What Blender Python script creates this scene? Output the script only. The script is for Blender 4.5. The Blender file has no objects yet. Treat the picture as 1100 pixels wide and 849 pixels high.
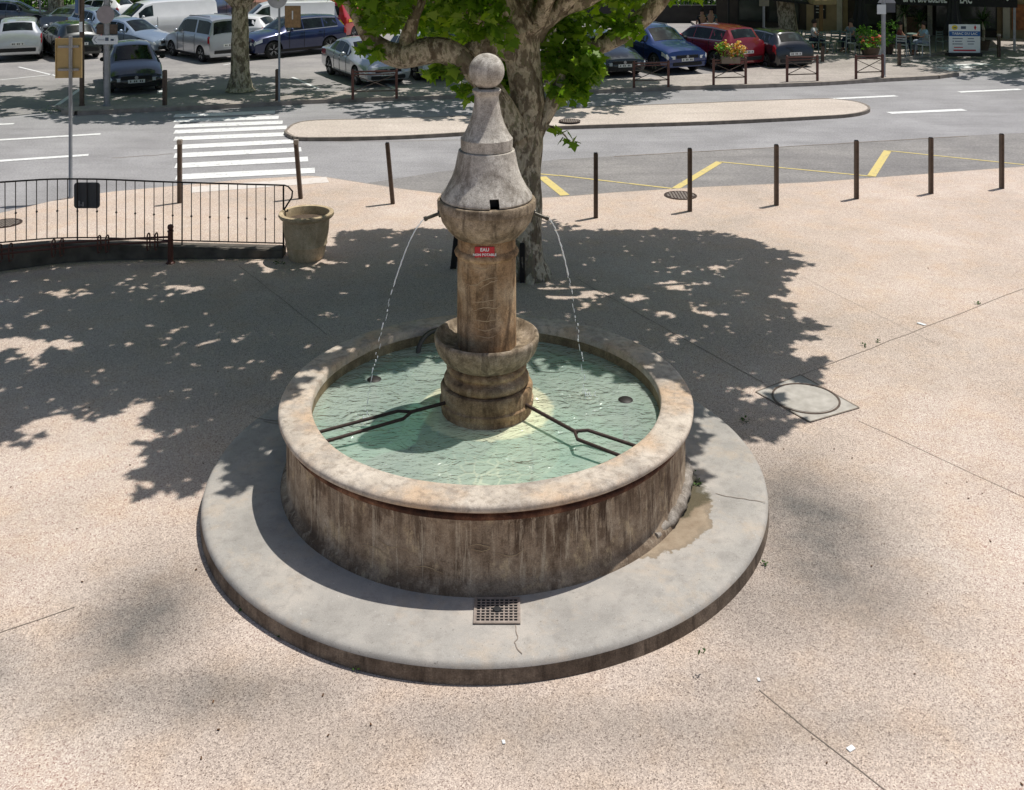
import bpy, bmesh, math, random
import numpy as np
from mathutils import Vector, Matrix, Quaternion
random.seed(7); rng = np.random.default_rng(7)
R = math.radians
sc = bpy.context.scene
col = sc.collection
CAMH = 5.5; F = 1100.0; HZ = -82.0
# ---------- survey helpers: photograph bearing -> place on the ground --------
def g(px, py, z=0.0):
    Y = (CAMH - z) * F / (py - HZ)
    return Vector(((px - 550) / F * Y, Y, z))
def at(px, py, Y):
    return Vector(((px - 550) / F * Y, Y, CAMH - (py - HZ) * Y / F))
def V(x, y, z): return Vector((x, y, z))
# ---------- material helpers ------------------------------------------------
def lin(r, g_, b):
    def f(c):
        c /= 255.0
        return c / 12.92 if c <= 0.04045 else ((c + 0.055) / 1.055) ** 2.4
    return (f(r), f(g_), f(b), 1.0)
class NT:
    def __init__(s, name):
        s.m = bpy.data.materials.new(name); s.m.use_nodes = True
        s.t = s.m.node_tree; s.t.nodes.clear()
        s.out = s.n('ShaderNodeOutputMaterial')
        s.co = s.n('ShaderNodeTexCoord').outputs['Object']
    def n(s, typ, **kw):
        nd = s.t.nodes.new(typ)
        for k, v in kw.items(): setattr(nd, k, v)
        return nd
    def l(s, a, b): s.t.links.new(a, b)
    def val(s, x, inp):
        if isinstance(x, bpy.types.NodeSocket): s.l(x, inp)
        else: inp.default_value = x
    def mapped(s, scale=(1, 1, 1), rot=(0, 0, 0), loc=(0, 0, 0)):
        m = s.n('ShaderNodeMapping'); m.inputs['Scale'].default_value = scale
        m.inputs['Rotation'].default_value = rot; m.inputs['Location'].default_value = loc
        s.l(s.co, m.inputs['Vector']); return m.outputs[0]
    def noise(s, scale, detail=4, rough=.55, vec=None, dist=0):
        n = s.n('ShaderNodeTexNoise'); n.inputs['Scale'].default_value = scale
        n.inputs['Detail'].default_value = detail; n.inputs['Roughness'].default_value = rough
        n.inputs['Distortion'].default_value = dist
        s.l(vec if vec is not None else s.co, n.inputs['Vector']); return n.outputs[0]
    def vor(s, scale, vec=None, feature='F1', out='Distance'):
        n = s.n('ShaderNodeTexVoronoi', feature=feature); n.inputs['Scale'].default_value = scale
        s.l(vec if vec is not None else s.co, n.inputs['Vector']); return n.outputs[out]
    def ramp(s, fac, stops, interp='LINEAR'):
        r = s.n('ShaderNodeValToRGB'); e = r.color_ramp.elements; r.color_ramp.interpolation = interp
        while len(e) > 1: e.remove(e[-1])
        e[0].position = stops[0][0]; e[0].color = stops[0][1]
        for p, c in stops[1:]:
            q = e.new(p); q.color = c
        s.l(fac, r.inputs[0]); return r.outputs[0]
    def step(s, fac, a, b):
        return s.ramp(fac, [(a, (0, 0, 0, 1)), (b, (1, 1, 1, 1))])
    def mix(s, fac, a, b, mode='MIX'):
        m = s.n('ShaderNodeMix', data_type='RGBA', blend_type=mode)
        s.val(fac, m.inputs[0]); s.val(a, m.inputs[6]); s.val(b, m.inputs[7]); return m.outputs[2]
    def math(s, op, a, b=0.0, clamp=False):
        m = s.n('ShaderNodeMath', operation=op, use_clamp=clamp)
        s.val(a, m.inputs[0]); s.val(b, m.inputs[1]); return m.outputs[0]
    def bump(s, h, strength=.3, dist=.01, normal=None):
        b = s.n('ShaderNodeBump'); b.inputs['Strength'].default_value = strength
        b.inputs['Distance'].default_value = dist; s.l(h, b.inputs['Height'])
        if normal is not None: s.l(normal, b.inputs['Normal'])
        return b.outputs[0]
    def pbr(s, color, rough=.7, metal=0.0, bump=None, spec=.5, coat=0.0, **kw):
        p = s.n('ShaderNodeBsdfPrincipled')
        s.val(color, p.inputs['Base Color']); s.val(rough, p.inputs['Roughness'])
        p.inputs['Metallic'].default_value = metal
        p.inputs['Specular IOR Level'].default_value = spec
        p.inputs['Coat Weight'].default_value = coat; p.inputs['Coat Roughness'].default_value = .04
        if bump is not None: s.l(bump, p.inputs['Normal'])
        s.l(p.outputs[0], s.out.inputs[0]); return p
def simple(name, c, rough=.6, metal=0, var=.12, scale=6, spec=.5, coat=0, bump=0):
    t = NT(name); n = t.noise(scale, 5)
    d = tuple(x * (1 - var) for x in c[:3]) + (1,); e = tuple(min(1, x * (1 + var)) for x in c[:3]) + (1,)
    cc = t.ramp(n, [(.3, d), (.7, e)])
    t.pbr(cc, rough, metal, t.bump(n, bump, .01) if bump else None, spec, coat)
    return t.m
M = {}
def stone(name, dark, mid, light, stain, streak=.5, pits=.5, warm=None, scale=3.0, rough=.85):
    t = NT(name)
    a = t.noise(scale, 8, .65); fine = t.noise(90, 3, .7); med = t.noise(16, 6, .6)
    c = t.ramp(a, [(.3, dark), (.5, mid), (.7, light)])
    c = t.mix(t.math('MULTIPLY', t.step(med, .45, .7), .45), c, stain)
    sv = t.noise(5, 7, .65, t.mapped((1.3, 1.3, .16)), .6)
    c = t.mix(t.math('MULTIPLY', t.step(sv, .5, .62), streak), c, stain)
    sv2 = t.noise(7, 6, .6, t.mapped((1.6, 1.6, .2), loc=(3, 5, 1)), .4)
    c = t.mix(t.math('MULTIPLY', t.step(sv2, .56, .68), streak * .6), c, light)
    if warm: c = t.mix(t.math('MULTIPLY', t.step(t.noise(1.6, 4), .48, .66), .6), c, warm)
    pit = t.noise(38, 4, .75); pm = t.step(pit, .62, .72)
    c = t.mix(t.math('MULTIPLY', pm, pits), c, tuple(x * .35 for x in dark[:3]) + (1,))
    c = t.mix(.5, c, t.ramp(fine, [(.3, (.15, .15, .15, 1)), (.7, (.85, .85, .85, 1))]), 'OVERLAY')
    h = t.math('ADD', t.math('MULTIPLY', fine, .4), t.math('SUBTRACT', med, t.math('MULTIPLY', pm, .8)))
    t.pbr(c, rough, bump=t.bump(h, .55, .008), spec=.3)
    return t.m
M['column'] = stone('stained_column_stone', lin(108, 84, 58), lin(164, 134, 100), lin(200, 176, 144), lin(66, 50, 36), .55, .4)
M['cap'] = stone('pale_cap_stone', lin(148, 141, 130), lin(190, 183, 172), lin(216, 210, 198), lin(94, 84, 72), .55, .9, scale=6)
M['collar'] = stone('mossy_collar_stone', lin(98, 84, 66), lin(148, 132, 110), lin(182, 166, 146), lin(52, 42, 34), .6, .7, scale=6)
def wall_mat():
    t = NT('basin_wall_stone')
    a = t.noise(2.6, 9, .7); fine = t.noise(95, 3, .75); med = t.noise(13, 7, .7)
    c = t.ramp(a, [(.30, lin(116, 98, 80)), (.45, lin(158, 138, 116)), (.58, lin(182, 163, 140)), (.72, lin(212, 196, 174))])
    c = t.mix(t.math('MULTIPLY', t.step(med, .5, .62), .55), c, lin(110, 90, 72))
    c = t.mix(t.math('MULTIPLY', t.step(t.noise(6, 6, .7, t.mapped((1, 1, .6), loc=(2, 7, 0))), .56, .63), .7), c, lin(206, 184, 150))
    c = t.mix(t.math('MULTIPLY', t.step(t.noise(3.2, 7, .7, t.mapped((1, 1, .5), loc=(6, 2, 4))), .52, .60), .65), c, lin(92, 72, 56))
    sep = t.n('ShaderNodeSeparateXYZ'); t.l(t.co, sep.inputs[0])
    sv = t.noise(7, 8, .7, t.mapped((1.5, 1.5, .10)), .5)
    topb = t.ramp(sep.outputs[2], [(.25, (0, 0, 0, 1)), (.75, (.16, .16, .16, 1))])
    gate = t.step(t.noise(1.7, 4, .6, t.mapped((1, 1, .3), loc=(1, 8, 2))), .36, .6)
    c = t.mix(t.math('MULTIPLY', t.math('MULTIPLY', t.step(t.math('ADD', sv, topb), .57, .67), .9), gate), c, lin(66, 48, 36))
    lv = t.noise(10, 7, .7, t.mapped((1.6, 1.6, .12), loc=(5, 1, 0)), .4)
    c = t.mix(t.math('MULTIPLY', t.step(lv, .55, .62), .65), c, lin(206, 190, 166))
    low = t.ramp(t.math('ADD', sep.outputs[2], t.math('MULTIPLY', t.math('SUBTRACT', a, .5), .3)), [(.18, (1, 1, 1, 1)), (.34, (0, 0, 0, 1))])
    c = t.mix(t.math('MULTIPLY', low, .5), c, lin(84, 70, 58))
    c = t.mix(t.math('MULTIPLY', t.step(t.noise(34, 5, .8), .62, .70), .6), c, lin(44, 34, 26))
    c = t.mix(.45, c, t.ramp(fine, [(.3, (.15, .15, .15, 1)), (.7, (.85, .85, .85, 1))]), 'OVERLAY')
    t.pbr(c, .85, bump=t.bump(t.math('ADD', med, t.math('MULTIPLY', fine, .5)), .8, .01), spec=.25); return t.m
M['wall'] = wall_mat()
M['inner'] = stone('basin_inner_stone', lin(112, 96, 74), lin(140, 122, 94), lin(164, 146, 118), lin(82, 70, 52), .35, .3)
M['groove'] = stone('rusty_groove_stone', lin(54, 36, 28), lin(92, 58, 42), lin(150, 110, 84), lin(36, 24, 18), .3, .3)
M['stepside'] = stone('step_side_stone', lin(88, 76, 64), lin(118, 104, 90), lin(158, 142, 124), lin(58, 48, 40), .6, .4)
def rim_mat():
    t = NT('worn_rim_stone')
    a = t.noise(2.2, 8, .65); fine = t.noise(110, 3, .7); med = t.noise(14, 6, .65)
    c = t.ramp(a, [(.32, lin(164, 154, 142)), (.5, lin(196, 184, 168)), (.68, lin(212, 200, 184))])
    c = t.mix(t.math('MULTIPLY', t.step(t.noise(1.3, 5, .6, t.mapped(loc=(4, 1, 0))), .46, .62), .75), c, lin(198, 168, 136))
    c = t.mix(t.math('MULTIPLY', t.step(med, .48, .66), .55), c, lin(128, 114, 100))
    c = t.mix(t.math('MULTIPLY', t.step(t.noise(5, 6, .7, t.mapped(loc=(8, 3, 0))), .5, .62), .45), c, lin(150, 142, 134))
    pm = t.step(t.noise(24, 5, .8), .64, .7)
    c = t.mix(t.math('MULTIPLY', pm, .55), c, lin(92, 78, 64))
    cr = t.vor(1.1, t.mapped((1, 1, .2)), 'DISTANCE_TO_EDGE')
    w = t.math('ADD', cr, t.math('MULTIPLY', t.math('SUBTRACT', med, .5), .12))
    cm = t.step(w, .004, .0); 
    c = t.mix(.35, c, t.ramp(fine, [(.3, (.2, .2, .2, 1)), (.7, (.8, .8, .8, 1))]), 'OVERLAY')
    h = t.math('SUBTRACT', t.math('ADD', med, t.math('MULTIPLY', fine, .5)), pm)
    t.pbr(c, .85, bump=t.bump(h, .5, .01), spec=.3); return t.m
M['rim'] = rim_mat()
def step_mat():
    t = NT('grey_step_concrete')
    a = t.noise(1.6, 7, .6); fine = t.noise(150, 3, .7); med = t.noise(9, 6, .65)
    c = t.ramp(a, [(.3, lin(148, 144, 137)), (.5, lin(166, 161, 153)), (.7, lin(184, 176, 165))])
    c = t.mix(t.math('MULTIPLY', t.step(med, .48, .66), .45), c, lin(136, 131, 124))
    c = t.mix(t.math('MULTIPLY', t.step(t.noise(3.5, 7, .7, t.mapped(loc=(4, 9, 0))), .52, .66), .4), c, lin(186, 168, 146))
    c = t.mix(t.math('MULTIPLY', t.step(t.noise(28, 4, .8), .655, .69), .6), c, lin(212, 210, 206))
    c = t.mix(t.math('MULTIPLY', t.step(t.noise(33, 3, .8, t.mapped(loc=(9, 2, 0))), .65, .69), .5), c, lin(84, 78, 72))
    # damp lime run and moss below the leaking joint at the right of the basin
    sep = t.n('ShaderNodeSeparateXYZ'); t.l(t.co, sep.inputs[0])
    x2 = t.math('MULTIPLY', sep.outputs[0], sep.outputs[0]); y2 = t.math('MULTIPLY', sep.outputs[1], sep.outputs[1])
    rad = t.math('SQRT', t.math('ADD', x2, y2)); ang = t.math('ARCTAN2', sep.outputs[1], sep.outputs[0])
    n2 = t.noise(4.5, 6, .6)
    da = t.math('ABSOLUTE', t.math('ADD', ang, .50))
    reach = t.math('SUBTRACT', t.math('ADD', 2.05, t.math('MULTIPLY', n2, .42)), t.math('MULTIPLY', t.math('MULTIPLY', da, da), 2.6))
    v = t.math('SUBTRACT', reach, rad)
    c = t.mix(t.math('MULTIPLY', t.step(v, -.02, .02), .8), c, lin(122, 106, 82)); c = t.mix(t.math('MULTIPLY', t.step(v, .01, .08), .85), c, t.ramp(med, [(.3, lin(134, 116, 94)), (.7, lin(166, 150, 128))]))
    dm = t.math('ABSOLUTE', t.math('ADD', ang, .28))
    vm = t.math('SUBTRACT', t.math('SUBTRACT', t.math('ADD', 2.0, t.math('MULTIPLY', n2, .35)), t.math('MULTIPLY', dm, .7)), rad)
    c = t.mix(t.math('MULTIPLY', t.step(vm, 0, .05), .85), c, t.ramp(fine, [(.3, lin(46, 44, 30)), (.7, lin(92, 84, 58))]))
    c = t.mix(.3, c, t.ramp(fine, [(.3, (.2, .2, .2, 1)), (.7, (.8, .8, .8, 1))]), 'OVERLAY')
    t.pbr(c, .8, bump=t.bump(t.math('ADD', med, t.math('MULTIPLY', fine, .4)), .35, .008), spec=.35); return t.m
M['step'] = step_mat()
def plaza_mat():
    t = NT('exposed_aggregate_paving')
    big = t.noise(.35, 5, .6); mid = t.noise(1.8, 5, .65)
    c = t.ramp(big, [(.3, lin(181, 168, 157)), (.5, lin(194, 179, 167)), (.7, lin(206, 193, 182))])
    c = t.mix(t.math('MULTIPLY', t.step(mid, .46, .7), .35), c, lin(200, 172, 143))
    # old grey grime patches around the fountain
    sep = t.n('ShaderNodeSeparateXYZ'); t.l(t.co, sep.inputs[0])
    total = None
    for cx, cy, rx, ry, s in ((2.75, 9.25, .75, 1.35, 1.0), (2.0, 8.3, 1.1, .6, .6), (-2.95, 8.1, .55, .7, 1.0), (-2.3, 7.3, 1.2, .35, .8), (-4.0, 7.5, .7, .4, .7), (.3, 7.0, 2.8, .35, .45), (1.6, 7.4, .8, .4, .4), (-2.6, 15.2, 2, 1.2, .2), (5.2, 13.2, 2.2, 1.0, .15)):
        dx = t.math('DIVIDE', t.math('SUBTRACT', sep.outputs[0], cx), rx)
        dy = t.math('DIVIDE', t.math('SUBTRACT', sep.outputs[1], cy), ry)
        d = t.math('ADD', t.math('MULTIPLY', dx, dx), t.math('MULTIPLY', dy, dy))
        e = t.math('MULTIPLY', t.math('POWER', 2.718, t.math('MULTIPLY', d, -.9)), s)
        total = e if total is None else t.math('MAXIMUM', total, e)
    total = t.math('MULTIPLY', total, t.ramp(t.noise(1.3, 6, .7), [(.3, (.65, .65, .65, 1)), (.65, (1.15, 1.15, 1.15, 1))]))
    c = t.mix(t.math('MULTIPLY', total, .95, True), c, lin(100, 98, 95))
    # pebbles
    v = t.vor(118, out='Color'); bw = t.n('ShaderNodeRGBToBW'); t.l(v, bw.inputs[0])
    peb = t.ramp(bw.outputs[0], [(.1, (.12, .10, .09, 1)), (.3, (.38, .36, .35, 1)), (.55, (.5, .49, .47, 1)), (.9, (.76, .75, .72, 1))])
    c = t.mix(.80, c, peb, 'OVERLAY')
    c = t.mix(t.math('MULTIPLY', t.step(t.noise(.9, 6, .7, t.mapped(loc=(7, 7, 0))), .52, .68), .22), c, lin(150, 138, 124))
    c = t.mix(t.math('MULTIPLY', t.step(t.noise(150, 2, .5), .66, .74), .5), c, lin(232, 226, 216))
    sp = t.noise(70, 2, .6, t.mapped(loc=(3, 3, 0)))
    c = t.mix(t.math('MULTIPLY', t.step(sp, .66, .72), .5), c, lin(88, 80, 74))
    d = t.vor(118)
    t.pbr(c, .85, bump=t.bump(d, .35, .006), spec=.25); return t.m
M['plaza'] = plaza_mat()
def asphalt(name, a, b, sc_=28):
    t = NT(name)
    c = t.ramp(t.noise(.5, 6, .62), [(.35, a), (.65, b)])
    stretch = t.noise(1.2, 6, .7, t.mapped((.25, 1.6, 1), rot=(0, 0, .05)))
    c = t.mix(t.math('MULTIPLY', t.step(stretch, .48, .68), .4), c, tuple(x * .72 for x in a[:3]) + (1,))
    f = t.noise(sc_, 4, .8)
    c = t.mix(.6, c, t.ramp(f, [(.3, (.2, .2, .2, 1)), (.7, (.8, .8, .8, 1))]), 'OVERLAY')
    sep = t.n('ShaderNodeSeparateXYZ'); t.l(t.co, sep.inputs[0])
    t.pbr(c, .85, bump=t.bump(f, .3, .01), spec=.3); return t.m
M['road'] = asphalt('worn_grey_asphalt', lin(140, 138, 138), lin(158, 156, 156))
M['bay'] = asphalt('coarse_bus_bay_asphalt', lin(124, 121, 119), lin(146, 142, 138), 22)
M['lot'] = asphalt('car_park_asphalt', lin(136, 133, 131), lin(158, 154, 150))
M['pave'] = asphalt('pale_footway_asphalt', lin(152, 144, 137), lin(174, 165, 157), 18)
M['island'] = asphalt('pale_island_paving', lin(184, 172, 160), lin(198, 186, 174), 18)
M['kerb'] = simple('kerb_stone', lin(150, 140, 130), .85, var=.25, scale=4)
M['kerbdark'] = simple('dirty_kerb_stone', lin(128, 118, 108), .85, var=.3, scale=4)
def paint(name, c, under, wear=.5):
    t = NT(name)
    n = t.noise(9, 8, .8)
    cc = t.mix(t.step(n, wear + .06, wear + .14), c, under)
    t.pbr(cc, .7); return t.m
M['white_paint'] = paint('worn_white_road_paint', lin(224, 224, 221), lin(172, 170, 168), .48)
M['faded_paint'] = paint('faded_road_paint', lin(212, 204, 196), lin(198, 184, 168), .47)
M['yellow_paint'] = paint('yellow_road_paint', lin(208, 188, 118), lin(150, 144, 130), .49)
M['joint'] = simple('dark_joint', lin(132, 120, 108), .9, var=.3, scale=3)
M['iron'] = simple('black_wrought_iron', lin(44, 40, 38), .55, .3, .3, 20)
M['rustiron'] = simple('rusty_iron', lin(62, 46, 38), .7, .2, .4, 40, bump=.4)
M['brown'] = simple('brown_painted_steel', lin(92, 76, 64), .55, .1, .28, 14)
M['redbrown'] = simple('red_brown_painted_steel', lin(96, 58, 48), .5, .1, .2, 12)
M['galv'] = simple('galvanised_steel', lin(150, 152, 156), .45, .5, .15, 8)
M['ochre'] = simple('ochre_sign_back', lin(178, 156, 110), .55, .1, .1, 5)
M['darkbox'] = simple('dark_grey_plastic', lin(70, 72, 76), .5, 0, .1, 5)
M['black'] = simple('black_matt', lin(22, 22, 24), .7, 0, .2)
M['tyre'] = simple('tyre_rubber', lin(30, 30, 31), .85, 0, .2)
M['rimmetal'] = simple('alloy_rim', lin(158, 160, 164), .35, .7, .1)
M['white'] = simple('white_enamel', lin(228, 230, 230), .4, 0, .03)
M['blue'] = simple('blue_sign_print', lin(30, 92, 158), .5, 0, .05)
M['red'] = simple('red_sign_print', lin(190, 30, 44), .5, 0, .05)
M['yellow'] = simple('yellow_sign_print', lin(226, 200, 40), .5, 0, .05)
M['ink'] = simple('grey_sign_print', lin(86, 96, 112), .6, 0, .05)
M['plate'] = simple('number_plate_white', lin(214, 216, 214), .4, 0, .04)
M['planter'] = stone('buff_stone_planter', lin(168, 150, 120), lin(198, 178, 146), lin(220, 202, 172), lin(120, 102, 76), .3, .15, scale=4)
M['soil'] = simple('dry_soil', lin(84, 70, 56), .95, 0, .4, 30, bump=.6)
M['parapet'] = simple('mossy_low_wall', lin(92, 86, 78), .9, 0, .4, 5, bump=.5)
M['copper'] = simple('dark_bronze_pipe', lin(86, 82, 74), .45, .6, .3, 20)
M['castiron'] = simple('worn_cast_iron', lin(168, 156, 146), .5, .5, .2, 20)
def carpaint(name, c, metal=.3):
    t = NT(name); n = t.noise(3, 3)
    cc = t.ramp(n, [(.3, tuple(x * .92 for x in c[:3]) + (1,)), (.7, c)])
    t.pbr(cc, .28, metal, None, .5, 1.0); return t.m
M['glass'] = None
t = NT('car_window_glass'); t.pbr(t.ramp(t.noise(2.2, 4), [(.35, lin(12, 16, 17)), (.55, lin(26, 34, 32)), (.7, lin(60, 72, 70))]), .07, 0, None, .3, 0); M['glass'] = t.m
M['lamp'] = simple('clear_lamp_lens', lin(206, 212, 216), .12, .2, .05, coat=1)
M['tail'] = simple('red_lamp_lens', lin(150, 22, 26), .15, 0, .1, coat=1)
def bark():
    t = NT('plane_tree_bark')
    mp = t.mapped((1, 1, .55))
    a = t.noise(9, 4, .6, mp, .4); b = t.noise(5, 5, .6, t.mapped((1, 1, .5), loc=(5, 2, 1)), .3); f = t.noise(60, 4, .7)
    c = t.ramp(a, [(.38, lin(124, 112, 96)), (.44, lin(168, 154, 134)), (.52, lin(208, 196, 174)), (.58, lin(180, 168, 146))], 'LINEAR')
    c = t.mix(t.math('MULTIPLY', t.step(b, .53, .56), .75), c, lin(98, 86, 70))
    c = t.mix(t.math('MULTIPLY', t.step(t.noise(13, 3, .5, mp), .58, .6), .7), c, lin(126, 122, 96))
    c = t.mix(.3, c, t.ramp(f, [(.3, (.2, .2, .2, 1)), (.7, (.8, .8, .8, 1))]), 'OVERLAY')
    h = t.math('ADD', t.math('MULTIPLY', a, 1.5), t.math('MULTIPLY', t.step(b, .52, .56), .7))
    t.pbr(c, .85, bump=t.bump(h, .7, .03), spec=.25); return t.m
M['bark'] = bark()
def leafmat(name, c1, c2, c3, trans=.45):
    t = NT(name)
    geo = t.n('ShaderNodeNewGeometry')
    c = t.ramp(geo.outputs['Random Per Island'], [(0, c1), (.5, c2), (1, c3)])
    d = t.n('ShaderNodeBsdfPrincipled'); t.l(c, d.inputs['Base Color']); d.inputs['Roughness'].default_value = .5
    d.inputs['Specular IOR Level'].default_value = .35
    tr = t.n('ShaderNodeBsdfTranslucent')
    tc = t.mix(1.0, c, (1.25, 1.35, .35, 1), 'MULTIPLY'); t.l(tc, tr.inputs[0])
    m = t.n('ShaderNodeMixShader'); m.inputs[0].default_value = trans
    t.l(d.outputs[0], m.inputs[1]); t.l(tr.outputs[0], m.inputs[2]); t.l(m.outputs[0], t.out.inputs[0])
    return t.m
M['leaf'] = leafmat('plane_leaves', (.11, .22, .02, 1), (.20, .35, .04, 1), (.36, .50, .09, 1), .55)
M['leaf2'] = leafmat('hedge_leaves', (.025, .06, .012, 1), (.05, .11, .02, 1), (.09, .17, .035, 1), .3)
M['leaf3'] = leafmat('bright_shrub_leaves', (.08, .2, .03, 1), (.14, .3, .05, 1), (.26, .42, .1, 1), .4)
M['palmleaf'] = leafmat('yucca_leaves', (.03, .06, .02, 1), (.05, .1, .03, 1), (.08, .13, .05, 1), .2)
M['redflower'] = leafmat('red_petals', (.5, .04, .03, 1), (.6, .1, .05, 1), (.65, .25, .12, 1), .2)
M['mixflower'] = leafmat('mixed_petals', (.55, .08, .03, 1), (.7, .45, .05, 1), (.7, .6, .4, 1), .2)
# ---------- mesh builder ---------------------------------------------------
class MB:
    def __init__(s): s.v = []; s.f = []; s.mi = []; s.cm = 0
    def add(s, vs, fs):
        o = len(s.v); s.v += [tuple(v) for v in vs]
        s.f += [tuple(i + o for i in f) for f in fs]; s.mi += [s.cm] * len(fs); return s
    def box(s, c, size, rz=0, rx=0, ry=0):
        x, y, z = [k / 2 for k in size]
        m = Matrix.Translation(c) @ Matrix.Rotation(rz, 4, 'Z') @ Matrix.Rotation(ry, 4, 'Y') @ Matrix.Rotation(rx, 4, 'X')
        vs = [m @ Vector(p) for p in ((-x, -y, -z), (x, -y, -z), (x, y, -z), (-x, y, -z), (-x, -y, z), (x, -y, z), (x, y, z), (-x, y, z))]
        return s.add(vs, [(0, 3, 2, 1), (4, 5, 6, 7), (0, 1, 5, 4), (1, 2, 6, 5), (2, 3, 7, 6), (3, 0, 4, 7)])
    def bar(s, a, b, w, h=None):
        a = Vector(a); b = Vector(b); d = b - a; h = h or w
        q = d.to_track_quat('Y', 'Z').to_matrix().to_4x4()
        m = Matrix.Translation((a + b) / 2) @ q; L = d.length / 2
        vs = [m @ Vector(p) for p in ((-w/2, -L, -h/2), (w/2, -L, -h/2), (w/2, L, -h/2), (-w/2, L, -h/2), (-w/2, -L, h/2), (w/2, -L, h/2), (w/2, L, h/2), (-w/2, L, h/2))]
        return s.add(vs, [(0, 3, 2, 1), (4, 5, 6, 7), (0, 1, 5, 4), (1, 2, 6, 5), (2, 3, 7, 6), (3, 0, 4, 7)])
    def lathe(s, prof, seg=48, c=(0, 0, 0), wob=0, cap=False):
        n = len(prof); vs = []; fs = []
        for i, (r, z) in enumerate(prof):
            for k in range(seg):
                a = 2 * math.pi * k / seg
                rr = r * (1 + wob * (math.sin(a * 3 + z * 2) + .6 * math.sin(a * 7 + z * 5 + 1) + .4 * math.sin(a * 13 + 2)))
                vs.append((c[0] + rr * math.cos(a), c[1] + rr * math.sin(a), c[2] + z))
        for i in range(n - 1):
            for k in range(seg):
                k2 = (k + 1) % seg
                fs.append((i * seg + k, i * seg + k2, (i + 1) * seg + k2, (i + 1) * seg + k))
        if cap:
            fs.append(tuple(range(seg))[::-1]); fs.append(tuple((n - 1) * seg + k for k in range(seg)))
        return s.add(vs, fs)
    def tube(s, pts, rad, seg=8, cap=True):
        pts = [Vector(p) for p in pts]; n = len(pts)
        if not hasattr(rad, '__len__'): rad = [rad] * n
        up = None; vs = []; fs = []
        for i, p in enumerate(pts):
            d = (pts[min(i + 1, n - 1)] - pts[max(i - 1, 0)]).normalized()
            if up is None:
                up = Vector((0, 0, 1)) if abs(d.z) < .9 else Vector((1, 0, 0))
            x = d.cross(up).normalized(); y = x.cross(d).normalized(); up = y
            for k in range(seg):
                a = 2 * math.pi * k / seg
                vs.append(p + (x * math.cos(a) + y * math.sin(a)) * rad[i])
        for i in range(n - 1):
            for k in range(seg):
                k2 = (k + 1) % seg
                fs.append((i * seg + k, (i + 1) * seg + k, (i + 1) * seg + k2, i * seg + k2))
        if cap:
            fs.append(tuple(range(seg))); fs.append(tuple((n - 1) * seg + k for k in range(seg))[::-1])
        return s.add(vs, fs)
    def prism(s, poly, z0, z1):
        n = len(poly)
        vs = [(p[0], p[1], z0) for p in poly] + [(p[0], p[1], z1) for p in poly]
        fs = [tuple(range(n))[::-1], tuple(range(n, 2 * n))] + [(i, (i + 1) % n, n + (i + 1) % n, n + i) for i in range(n)]
        return s.add(vs, fs)
    def sphere(s, c, r, seg=20, rings=12, sq=(1, 1, 1)):
        prof = [(max(1e-4, r * math.sin(math.pi * i / rings)), -r * math.cos(math.pi * i / rings)) for i in range(rings + 1)]
        o = len(s.v); s.lathe(prof, seg)
        for i in range(o, len(s.v)):
            v = s.v[i]; s.v[i] = (c[0] + v[0] * sq[0], c[1] + v[1] * sq[1], c[2] + v[2] * sq[2])
        return s
    def build(s, name, mats, parent=None, world=False, smooth=None, bevel=0):
        me = bpy.data.meshes.new(name)
        vs = s.v
        if world and parent is not None:
            L = parent['_w'] if '_w' in parent else parent.location
            vs = [(v[0] - L[0], v[1] - L[1], v[2] - L[2]) for v in vs]
        me.from_pydata(vs, [], s.f); me.update()
        if not isinstance(mats, (list, tuple)): mats = [mats]
        for m in mats: me.materials.append(m)
        if len(mats) > 1: me.polygons.foreach_set('material_index', s.mi)
        bm = bmesh.new(); bm.from_mesh(me); bmesh.ops.recalc_face_normals(bm, faces=bm.faces)
        if bevel: bmesh.ops.bevel(bm, geom=[e for e in bm.edges if e.is_manifold and e.calc_face_angle(0) > .6], offset=bevel, segments=2, affect='EDGES')
        if smooth:
            for f in bm.faces: f.smooth = True
            for e in bm.edges:
                if not e.is_manifold or e.calc_face_angle(0) > R(smooth): e.smooth = False
        bm.to_mesh(me); bm.free()
        o = bpy.data.objects.new(name, me); col.objects.link(o)
        if parent is not None: o.parent = parent
        return o
def tag(o, label=None, cat=None, group=None, kind=None):
    if label: o['label'] = label
    if cat: o['category'] = cat
    if group: o['group'] = group
    if kind: o['kind'] = kind
    return o
def empty(name, loc, label, cat, group=None, rz=0):
    o = bpy.data.objects.new(name, None); col.objects.link(o); o.location = loc; o.rotation_euler = (0, 0, rz)
    o.empty_display_size = .2
    return tag(o, label, cat, group)
def copy_tree(o, parent=None):
    c = o.copy(); col.objects.link(c)
    if parent is not None: c.parent = parent
    for ch in list(o.children): copy_tree(ch, c)
    return c
def struct(name, mb, mat, **kw):
    return tag(mb.build(name, mat, **kw), kind='structure')
def strip(mb, pts, w, z):
    """flat ribbon of width w along the points"""
    pts = [Vector((p[0], p[1], 0)) for p in pts]; n = len(pts); L = []; Rr = []
    for i, p in enumerate(pts):
        d = (pts[min(i + 1, n - 1)] - pts[max(i - 1, 0)]).normalized(); q = Vector((-d.y, d.x, 0)) * w / 2
        L.append((p.x + q.x, p.y + q.y, z)); Rr.append((p.x - q.x, p.y - q.y, z))
    mb.add(L + Rr, [(i, i + 1, n + i + 1, n + i) for i in range(n - 1)])
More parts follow.
